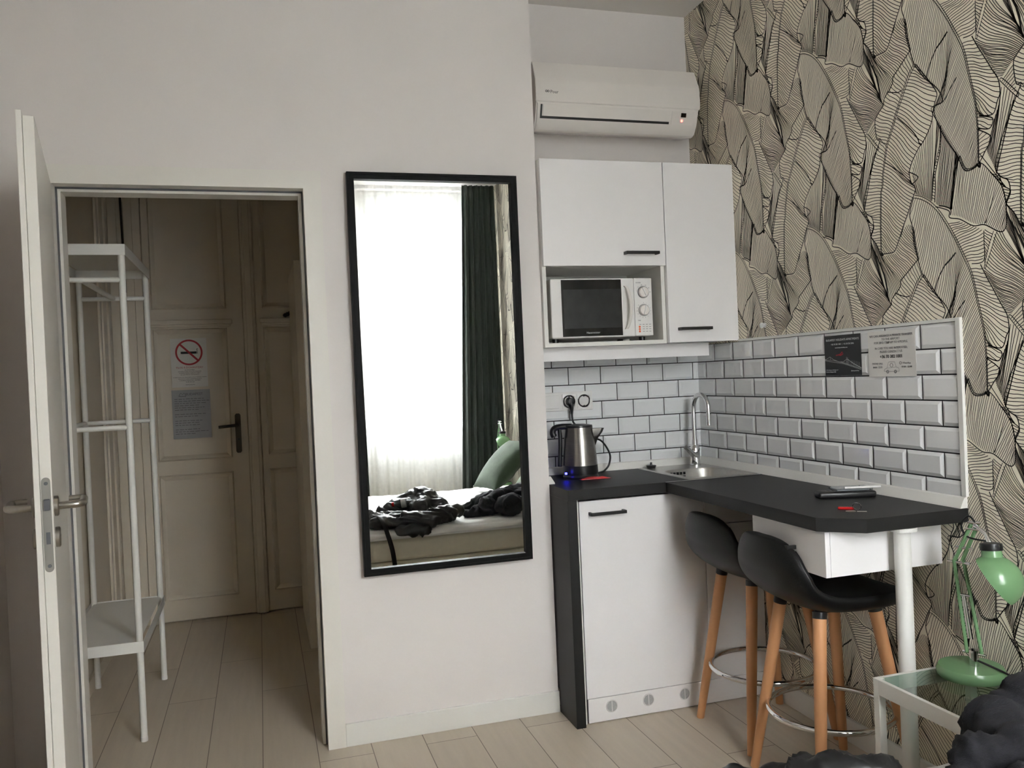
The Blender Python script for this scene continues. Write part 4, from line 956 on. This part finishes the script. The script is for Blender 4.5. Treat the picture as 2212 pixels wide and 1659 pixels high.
# things on the breakfast bar
zc = .8977
def slab(bm, c, dirx, L_, W_, z0, z1, bev, seg=2):
    c = Vector(c); a = Vector((dirx[0], dirx[1], 0)).normalized(); b = Vector((-a.y, a.x, 0)); n0 = len(bm.verts)
    box(bm, -L_ / 2, L_ / 2, -W_ / 2, W_ / 2, z0, z1, bev, seg); bm.verts.ensure_lookup_table()
    for v in bm.verts[n0:]: v.co = c + a * v.co.x + b * v.co.y + Vector((0, 0, v.co.z))
    return bm
dr = (.170, -.06)
t = thing('remote_control', 'black television remote control lying by the tiled wall', 'remote control', (1.80, 2.285, zc))
obj('body', slab(B(), (1.792, 2.300, zc), dr, .182, .055, .0003, .021, .007, 3), M['blk'], t, True)
bm = B()
for i in range(9):
    for k in range(3): slab(bm, Vector((1.792, 2.300, zc)) + Vector((.9428, -.333, 0)) * (-.05 + i * .0155) + Vector((.333, .9428, 0)) * (-.014 + .014 * k), dr, .009, .008, .020, .0225, .001, 1)
obj('buttons', bm, M['grey'], t)
t = thing('card_holder', 'clear plastic card packet lying on the black remote control', 'packet', (1.815, 2.31, zc + .023))
obj('packet', slab(B(), (1.812, 2.303, zc), (.17, -.05), .105, .062, .0227, .0290, .002), M['paperg'], t)
obj('wrapper', slab(B(), (1.815, 2.303, zc), (.17, -.05), .118, .070, .0225, .0305, .002), M['clear'], t)
tag(obj('pen', tube(B(), [(1.768, 2.272, zc + .0345), (1.879, 2.240, zc + .0345)], .0038, 12), M['plw'], None, True, loc=(1.82, 2.26, zc + .03)), 'slim white pen lying on the plastic packet', 'pen')
t = thing('keyring', 'key ring with red plastic tag lying on breakfast bar', 'keys', (1.64, 2.08, zc))
obj('tag', slab(B(), (1.643, 2.108, zc), (.8, -.62), .046, .022, .0004, .0075, .0035, 3), M['redp'], t, True, label='red plastic tag')
bm = lathe(B(), [(0, 0.0003), (.013, .0003), (.0145, .0015), (.013, .0027), (0, .0027)], (1.628, 2.068, zc), seg=28); slab(bm, (1.652, 2.050, zc), (.8, -.5), .026, .008, .0003, .0025, .0005, 1)
obj('key', bm, M['nickel'], t, True)
obj('ring', torus(B(), (1.655, 2.075, zc + .0125), .0115, .0011, (.7, .6, .35), 36, 8), M['chrome'], t, True)

# ------------------------------------------------------------------ mirror
t = thing('wall_mirror', 'tall black framed mirror hanging on white wall beside the doorway', 'mirror', (.663, YM, .62))
m0, m1, n0, n1, yfr, dp = .3375, .9865, .6215, 2.1065, YM - .040, .030
bm = B(); w = .026
outer = [(m0, n0), (m1, n0), (m1, n1), (m0, n1)]; inner = [(m0 + w, n0 + w), (m1 - w, n0 + w), (m1 - w, n1 - w), (m0 + w, n1 - w)]
for i in range(4):
    j = (i + 1) % 4
    prism(bm, [outer[i], outer[j], inner[j], inner[i]], 1, yfr, YM - .010)
st = B()
obj('frame', bm, M['frame'], t)
w2 = .012
bm = B()
for i in range(4):
    j = (i + 1) % 4
    o2 = lambda q, d_: (q[0] + (d_ if q[0] < .6 else -d_), q[1] + (d_ if q[1] < 1.3 else -d_))
    prism(bm, [o2(outer[i], .008), o2(outer[j], .008), o2(outer[j], .010), o2(outer[i], .010)], 1, yfr - .0022, yfr + .001)
obj('frame_bead', bm, M['frame'], t)
obj('hanger', bx(.60, .72, YM - .0105, YM - .0005, 1.98, 2.02, .001), M['alu'], t)
obj('glass', bx(m0 + w, m1 - w, 3.1330, 3.1370, n0 + w, n1 - w), M['mirror'], t)
# ------------------------------------------------------------------ bar stools (built facing +X, back on the left)
def make_stool(cx, cy, label):
    t = thing('bar_stool', label, 'bar stool', (cx, cy, 0), 'black bar stools at the breakfast bar')
    prof = smooth_pts([(-.222, 0, .812), (-.221, 0, .770), (-.212, 0, .715), (-.178, 0, .660), (-.12, 0, .626), (-.035, 0, .612), (.07, 0, .609), (.155, 0, .613), (.198, 0, .606)], 4)
    n = len(prof) - 1
    wk = [(0, .030), (.006, .046), (.015, .064), (.03, .084), (.06, .109), (.11, .137), (.18, .164), (.3, .196), (.5, .203), (.72, .200), (.86, .182), (.94, .150), (.98, .105), (1, .05)]
    def W(u):
        for (a, b), (c, d) in zip(wk, wk[1:]):
            if u <= c: f = (u - a) / (c - a); return b + (d - b) * f
        return wk[-1][1]
    def fn(u, v):
        i = u * n; k = min(int(i), n - 1); p = prof[k].lerp(prof[k + 1], i - k)
        s = 2 * v - 1; w = W(u)
        back = max(0, 1 - u / .42); x = p.x + .060 * back * (s * w / .19) ** 2
        z = p.z + .020 * (1 - back) * s * s * (1 - .6 * max(0, (u - .7) / .3))
        return (cx + x, cy + s * w, z)
    um = lambda u: u ** 1.5 if u < .5 else 1 - (1 - .5 ** 1.5) * (2 - 2 * u) ** 1.35
    Fv = lambda u, v: Vector(fn(um(min(1, max(0, u))), min(1, max(0, v))))
    NU, NV = 46, 22; bm = B(); up, dn = [], []
    for i in range(NU + 1):
        ra, rb = [], []
        for j in range(NV + 1):
            u, v = i / NU, j / NV; P = Fv(u, v)
            du = Fv(u + .01, v) - Fv(u - .01, v); dv = Fv(u, v + .02) - Fv(u, v - .02)
            nn_ = du.cross(dv); nn_ = nn_.normalized() if nn_.length > 1e-9 else Vector((0, 0, 1))
            if nn_.x - .2 * nn_.z > 0 and u < .3: pass
            th = .036 + .022 * min(1, max(0, (u - .42) / .2)); h = th * math.sqrt(max(0, 1 - abs(2 * v - 1) ** 5)) * math.sqrt(max(0, 1 - abs(2 * u - 1) ** 18))
            ra.append(bm.verts.new(P + nn_ * h * .22))
            rb.append(bm.verts.new(P - nn_ * h * .78) if 0 < i < NU and 0 < j < NV else ra[-1])
        up.append(ra); dn.append(rb)
    for i in range(NU):
        for j in range(NV):
            bm.faces.new((up[i][j], up[i + 1][j], up[i + 1][j + 1], up[i][j + 1]))
            try: bm.faces.new((dn[i][j], dn[i][j + 1], dn[i + 1][j + 1], dn[i + 1][j]))
            except ValueError: pass
    sh = obj('seat_shell', bm, M['leather'], t, 'all')
    md = sh.modifiers.new('soft', 'SUBSURF'); md.levels = 1; md.render_levels = 1
    for vv in (.03, .97): obj('piping', tube(B(), [Fv(i / 40, vv) + Vector((0, 0, .003)) for i in range(10, 37)], .0028, 8), M['leather'], sh, True)
    obj('under_plate', bx(cx - .07, cx + .07, cy - .07, cy + .07, .560, .572, .004), M['blk'], t)
    a_, b_ = .1408 * .7071, .2472 * .7071
    for sx, sy in ((1, 1), (-1, 1), (-1, -1), (1, -1)):
        tp = Vector((cx + sx * a_, cy + sy * a_, .572)); bt = Vector((cx + sx * b_, cy + sy * b_, .0)); d = (tp - bt).normalized()
        bm = tube(B(), [bt, bt.lerp(tp, .5), tp - d * .012], [.0145, .0185, .0205], 18)
        for v in bm.verts: v.co.z = max(v.co.z, 0.0004)
        l = obj('leg', bm, M['wood'], t, True)
        obj('leg_cap', tube(B(), [tp - d * .014, tp + d * .006], [.0215, .0215], 18), M['blk'], l, True)
    obj('footrest', torus(B(), (cx, cy, .232), .190, .0095), M['chrome'], t, True)
    return t
st = make_stool(1.697, 2.290, 'black bar stool nearest the clipped corner of the breakfast bar')
dup(st, (1.731, 2.712, 0), 0, 'black bar stool farther along the bar towards the sink')

# ------------------------------------------------------------------ bedside tables and lamps
ZN = .462
def bedside(x0, x1, y0, y1, label):
    t = thing('bedside_table', label, 'bedside table', ((x0 + x1) / 2, (y0 + y1) / 2, 0), None)
    for x in (x0, x1 - .022):
        for y in (y0, y1 - .022): obj('leg', bx(x, x + .022, y, y + .022, 0, ZN, .0012), M['whitemetal'], t)
    bm = B(); h = ZN - .042
    box(bm, x0 + .022, x1 - .022, y0, y0 + .012, h, ZN, .001); box(bm, x0 + .022, x1 - .022, y1 - .012, y1, h, ZN, .001); box(bm, x0, x0 + .012, y0 + .022, y1 - .022, h, ZN, .001); box(bm, x1 - .012, x1, y0 + .022, y1 - .022, h, ZN, .001)
    obj('rails', bm, M['whitemetal'], t)
    obj('glass_top', bx(x0 + .0125, x1 - .0125, y0 + .0125, y1 - .0125, ZN - .006, ZN - .0005), M['glass'], t, label='clear glass top')
    return t
bedside(1.581, 1.915, 1.470, 1.945, 'white metal bedside table with glass top below the breakfast bar end')
bedside(1.62, 1.915, -.375, -.070, 'white metal bedside table beside the dark green curtain')

def desk_lamp(bxp, byp, bz, label, k=1.0, flip=1):
    t = thing('desk_lamp', label, 'lamp', (bxp, byp, bz))
    f = lambda x, y, z: Vector((bxp + x, byp + y * flip, bz + z * k))
    obj('base', lathe(B(), [(0, 0), (.082, 0), (.0865, .006), (.0865, .018), (.080, .029), (.03, .033), (0, .033)], (bxp, byp, bz), seg=56), M['green'], t, True)
    bm = tube(B(), [f(0, -.012, .03), f(0, -.012, .075)], .0125, 16)
    obj('pivot_post', bm, M['chrome'], t, True)
    Pl, El, Up = f(0, -.014, .066), f(-.002, .026, .312), f(0, -.030, .418)
    bm = B()
    for s in (-1, 1): tube(bm, [Pl + Vector((.020 * s * .4, -.017 * s * flip, 0)), El + Vector((.014 * s * .4, -.011 * s * flip, 0))], .0048, 8)
    obj('lower_arm', bm, M['green'], t, True)
    bm = tube(B(), [Pl.lerp(El, .15), Pl.lerp(El, .62)], .0042, 8); tube(bm, [Pl.lerp(El, .15) + Vector((0, .010, 0)), Pl.lerp(El, .62) + Vector((0, .006, 0))], .0042, 8)
    obj('spring', bm, M['chrome'], t, True)
    ax = Vector((.35, -.94 * flip, 0))
    for c, L_ in ((Pl, .030), (El + Vector((0, 0, -.006)), .030), (Pl.lerp(El, .62), .016), (El.lerp(Up, .35), .022), (Up + Vector((0, 0, -.012)), .024), (Up + Vector((0, 0, .006)), .016)): obj('cross_pin', tube(B(), [c - ax * L_, c + ax * L_], .0036, 8), M['chrome'], t, True)
    bm = B()
    for s in (-1, 1): tube(bm, [El + ax * .010 * s, Up + ax * .008 * s], .0052, 8)
    obj('upper_arm', bm, M['green'], t, True)
    C = f(.0, -.088, .278); C = Vector((C.x, C.y, C.z)); n = Vector((-.54, .60 * flip, -.59)).normalized(); R_ = .069
    prof = [(R_ * .985, .0)] + [(R_ * math.cos(a), -R_ * 1.0 * math.sin(a)) for a in [pi / 2 * i / 14 for i in range(0, 14)]] + [(0, -R_)]
    inner = [(0, -R_ + .0025)] + [((R_ - .0025) * math.cos(a), -(R_ - .0025) * math.sin(a)) for a in [pi / 2 * i / 12 for i in range(11, -1, -1)]]
    bm = lathe(B(), inner + prof[1:][0:1] + prof[2:], C, n, 44)
    sh = obj('shade', bm, M['green'], t, True)
    nk = f(.004, -.078, .278 + .092 / k)
    obj('bulb', lathe(B(), [(0, -.030), (.012, -.028), (.022, -.010), (.022, .004), (.014, .018), (0, .022)], C - n * .012, n, 20), M['plw'], sh, True)
    bm = lathe(B(), [(.0, -.035), (.026, -.035), (.024, -.012), (0, -.012)], nk, (.05, .12 * flip, 1), 28)
    obj('neck', bm, M['green'], sh, True)
    obj('collar', lathe(B(), [(0, -.012), (.027, -.012), (.028, -.004), (.027, .006), (.012, .010), (0, .010)], nk, (.05, .12 * flip, 1), 28), M['blk'], sh, True)
    obj('bracket', tube(B(), [nk + Vector((0, .004, .008)), nk + Vector((-.002, .014 * flip, .030)), Up], [.007, .005, .005], 10), M['chrome'], t, True)
    obj('cord', tube(B(), smooth_pts([nk + Vector((0, .01 * flip, .01)), Up + Vector((-.004, .02 * flip, -.035)), Up + Vector((-.01, .034 * flip, -.004)), Up + Vector((-.004, .014 * flip, .022)), Up + Vector((0, -.004, .006))], 6), .0026, 8), M['blk'], t, True)
    return t, f
lt, lf_ = desk_lamp(1.824, 1.850, ZN, 'sage green jointed desk lamp on glass bedside table below the bar')
cq = [lf_(.0, -.02, .05), lf_(.03, -.09, .03), lf_(.05, -.10, .010), lf_(.07, -.16, .006), lf_(.078, -.22, .006), lf_(.078, -.34, .005)]
obj('power_cord', tube(B(), smooth_pts(cq, 6), .003, 8), M['blk'], lt, True)
desk_lamp(1.815, -.215, ZN, 'sage green desk lamp behind the cushions beside the dark green curtain', 1.22, -1)

# ------------------------------------------------------------------ bed
by0, by1, bx0, bx1 = -.05, 1.446, -.06, 1.925
t = thing('bed', 'double bed with white sheet against the wallpapered wall', 'bed', (.93, .7, 0))
obj('base', bx(bx0, bx1, by0 + .012, by1 - .012, .085, .300, .018, 3), M['mattress'], t, True)
for x in (bx0 + .10, bx1 - .10):
    for y in (by0 + .12, by1 - .12): obj('leg', lathe(B(), [(0, 0), (.022, 0), (.028, .0855), (0, .0855)], (x, y, 0), seg=20), M['blk'], t, True)
bm = bx(bx0, bx1, by0, by1, .301, .432, .03, 4)
obj('mattress', bm, M['mattress'], t, True)
nx, ny = 110, 90
def topper(u, v):
    x = bx0 - .012 + (bx1 - bx0 + .012) * u; y = by0 - .014 + (by1 - by0 + .028) * v
    e = min(1, min(v, 1 - v) / .03, u / .02 if u < .5 else 1); e = math.sqrt(max(0, 1 - (1 - e) ** 2))
    z = .432 + .056 * e + .008 * noise.noise(Vector((x * 5, y * 5, 0))) * e + .005 * noise.noise(Vector((x * 16, y * 12, 3))) * e
    return (x, y, z)
bm = grid_surf(B(), topper, nx, ny)
o = obj('sheet', bm, M['sheet'], t, 'all')
bm = B()
def edge(u, v):
    a = pi * 1.25 * v - .3; x = bx0 + (bx1 - bx0) * u
    r = .024 + .005 * noise.noise(Vector((x * 6, 0, 1))); return (x, by1 - .006 + r * math.cos(a), .452 + .010 * noise.noise(Vector((x * 3, 5, 0))) + r * math.sin(a))
grid_surf(bm, edge, 90, 10)
obj('sheet_edge', bm, M['sheet'], t, 'all')

def pillow(name, c, e1, e2, sz, th, m, label, seed):
    e1, e2 = Vector(e1).normalized(), Vector(e2).normalized(); n = e1.cross(e2).normalized(); c = Vector(c)
    bm = B(); N = 34; top, bot = [], []
    for i in range(N + 1):
        a, b = [], []
        for j in range(N + 1):
            x, y = 2 * i / N - 1, 2 * j / N - 1
            pull = 1 - .07 * (1 - abs(x) ** 2) * abs(y) ** 3 ; pull2 = 1 - .07 * (1 - abs(y) ** 2) * abs(x) ** 3
            h = ((1 - x * x) ** .55) * ((1 - y * y) ** .55) * th
            w = .010 * noise.noise(Vector((x * 2.2 + seed, y * 4, 0))) + .006 * noise.noise(Vector((x * 5, y * 9, seed)))
            P = c + e1 * (x * sz * pull2) + e2 * (y * sz * pull)
            a.append(bm.verts.new(P + n * (h + w * min(1, h / .03)))); b.append(bm.verts.new(P - n * h * .8) if 0 < i < N and 0 < j < N else a[-1])
        top.append(a); bot.append(b)
    for i in range(N):
        for j in range(N):
            bm.faces.new((top[i][j], top[i + 1][j], top[i + 1][j + 1], top[i][j + 1]))
            q = (bot[i][j], bot[i][j + 1], bot[i + 1][j + 1], bot[i + 1][j])
            try: bm.faces.new(q)
            except ValueError: pass
    o = obj(name, bm, m, None, 'all', loc=c); tag(o, label, 'cushion'); return o
pillow('cushion', (1.665, .36, .695), (.10, 1, .05), (.66, -.05, .72), .225, .098, M['cushion'], 'dark green velvet cushion leaning on the bed below the lamp', 1)
pillow('cushion', (1.715, .84, .610), (.05, 1, 0), (.62, 0, .78), .165, .070, M['cushion2'], 'pale green cushion behind the charcoal hoodie on the bed', 4)

def garment(name, caps, m, label, cat, seed, amp=.014, vox=.008, loc=None, flat=None):
    """heap of cloth: rounded rolls fused into one skin, then creased"""
    bm = B()
    for p0, p1, r0, r1, sq in caps:
        p0, p1 = Vector(p0), Vector(p1); L_ = (p1 - p0).length; n = max(2, int(L_ / (min(r0, r1) * .5)) + 1)
        for i in range(n):
            f = i / (n - 1); r = r0 + (r1 - r0) * f; c = p0.lerp(p1, f)
            bmesh.ops.create_icosphere(bm, subdivisions=2, radius=r, matrix=Matrix.Translation(c) @ Matrix.Diagonal((1, 1, sq, 1)))
    me = bpy.data.meshes.new('tmp'); bm.to_mesh(me); bm.free()
    o = bpy.data.objects.new('tmp', me); COL.objects.link(o)
    md = o.modifiers.new('r', 'REMESH'); md.mode = 'VOXEL'; md.voxel_size = vox
    md = o.modifiers.new('s', 'SMOOTH'); md.factor = .5; md.iterations = 6
    dg = bpy.context.evaluated_depsgraph_get(); dg.update()
    me2 = bpy.data.meshes.new_from_object(o.evaluated_get(dg))
    bpy.data.objects.remove(o)
    bm = B(); bm.from_mesh(me2); bpy.data.meshes.remove(me2); bm.normal_update()
    mv = []
    for v in bm.verts:
        p = v.co; w = Vector((p.x * 9 + 2 * noise.noise(p * 7 + Vector((seed, 0, 0))), p.y * 7 + 2 * noise.noise(p * 7 + Vector((0, seed, 0))), p.z * 16))
        r = 1 - abs(noise.noise(w + Vector((seed, seed, 0)))) * 2.2; r2 = 1 - abs(noise.noise(w * 2.3)) * 2
        mv.append(v.normal * (amp * (r - .3) + amp * .4 * (r2 - .4) + amp * .16 * noise.noise(w * 6)))
    for v, d in zip(bm.verts, mv):
        v.co += d
        if flat and v.co.z < flat(v.co): v.co.z = flat(v.co)
    o = obj(name, bm, m, None, 'all', loc=loc); tag(o, label, cat); return o
zb = .492
fl = lambda c: zb if c.y < 1.462 else .30
garment('jacket', [((.72, 1.10, .53), (.92, 1.06, .575), .085, .105, .75), ((.92, 1.06, .575), (1.00, 1.14, .555), .10, .080, .9), ((.95, 1.10, .60), (.90, 1.20, .55), .075, .07, .9),
    ((1.02, 1.16, .54), (1.03, 1.36, .515), .062, .045, 1), ((1.03, 1.36, .515), (.92, 1.43, .505), .045, .04, .9), ((.66, 1.24, .52), (.92, 1.30, .515), .060, .055, .6), ((.62, 1.38, .515), (.90, 1.42, .512), .055, .045, .6),
    ((.74, 1.462, .48), (.88, 1.47, .462), .030, .030, 1), ((.60, 1.15, .52), (.66, 1.40, .52), .055, .05, .7), ((.78, 1.41, .537), (.83, 1.41, .537), .044, .040, .9), ((.86, 1.41, .520), (1.0, 1.37, .55), .036, .046, .9), ((1.0, 1.38, .545), (1.09, 1.34, .545), .046, .044, .9)],
    M['jacket'], 'black nylon jacket heaped on the bed edge with bottle on top', 'jacket', 3.1, .016, loc=(.85, 1.2, .49), flat=fl)
garment('hoodie', [((1.19, 1.14, .52), (1.30, 1.14, .53), .042, .055, .7), ((1.19, 1.28, .515), (1.34, 1.28, .53), .038, .055, .7), ((1.30, 1.16, .54), (1.62, 1.18, .59), .075, .100, .8), ((1.40, 1.34, .545), (1.43, 1.39, .560), .060, .062, 1.0),
    ((1.53, 1.42, .585), (1.68, 1.44, .600), .055, .070, .9), ((1.62, 1.30, .60), (1.80, 1.22, .58), .085, .09, .8), ((1.40, 1.18, .57), (1.29, 1.30, .56), .042, .044, 1), ((1.48, 1.20, .60), (1.36, 1.26, .585), .040, .042, 1), ((1.45, 1.02, .53), (1.80, 1.02, .53), .07, .09, .6), ((1.75, 1.38, .56), (1.84, 1.30, .55), .07, .07, .8)],
    M['hoodie'], 'charcoal hoodie heaped on the bed beside the bedside table', 'hoodie', 7.7, .016, loc=(1.5, 1.2, .49), flat=fl)
q = [(.615, 1.30, .555), (.625, 1.40, .560), (.640, 1.468, .535), (.656, 1.484, .475), (.680, 1.482, .38), (.692, 1.482, .28), (.694, 1.482, .19)]
bm = B(); pts = smooth_pts(q, 6)
rows = [(bm.verts.new(p + Vector((-.013, 0, 0))), bm.verts.new(p + Vector((.013, 0, 0)))) for p in pts]
for a, b in zip(rows, rows[1:]): bm.faces.new((a[0], a[1], b[1], b[0]))
o = tag(obj('strap', bm, M['strap'], None, 'all', loc=(.66, 1.47, .4)), 'black webbing strap hanging down the side of the bed', 'strap')
md = o.modifiers.new('web', 'SOLIDIFY'); md.thickness = .003
t = thing('bottle', 'small clear plastic bottle with red cap lying on black jacket', 'bottle', (.84, 1.22, .60))
bd = Vector((.95, .25, .10)).normalized(); bc = Vector((.735, 1.16, .588))
obj('body', lathe(B(), [(0, .012), (.011, .012), (.013, .022), (.026, .045), (.028, .055), (.026, .065), (.028, .08), (.026, .095), (.028, .108), (.022, .118), (0, .116)], bc, bd, 28), M['clear'], t, True)
obj('label_band', lathe(B(), [(.0283, .058), (.0285, .060), (.0285, .084), (.0283, .086)], bc, bd, 28), M['plw'], t, True)
obj('cap', lathe(B(), [(0, 0), (.013, 0), (.0135, .014), (0, .014)], bc, bd, 20), M['redp'], t, True, label='red cap')
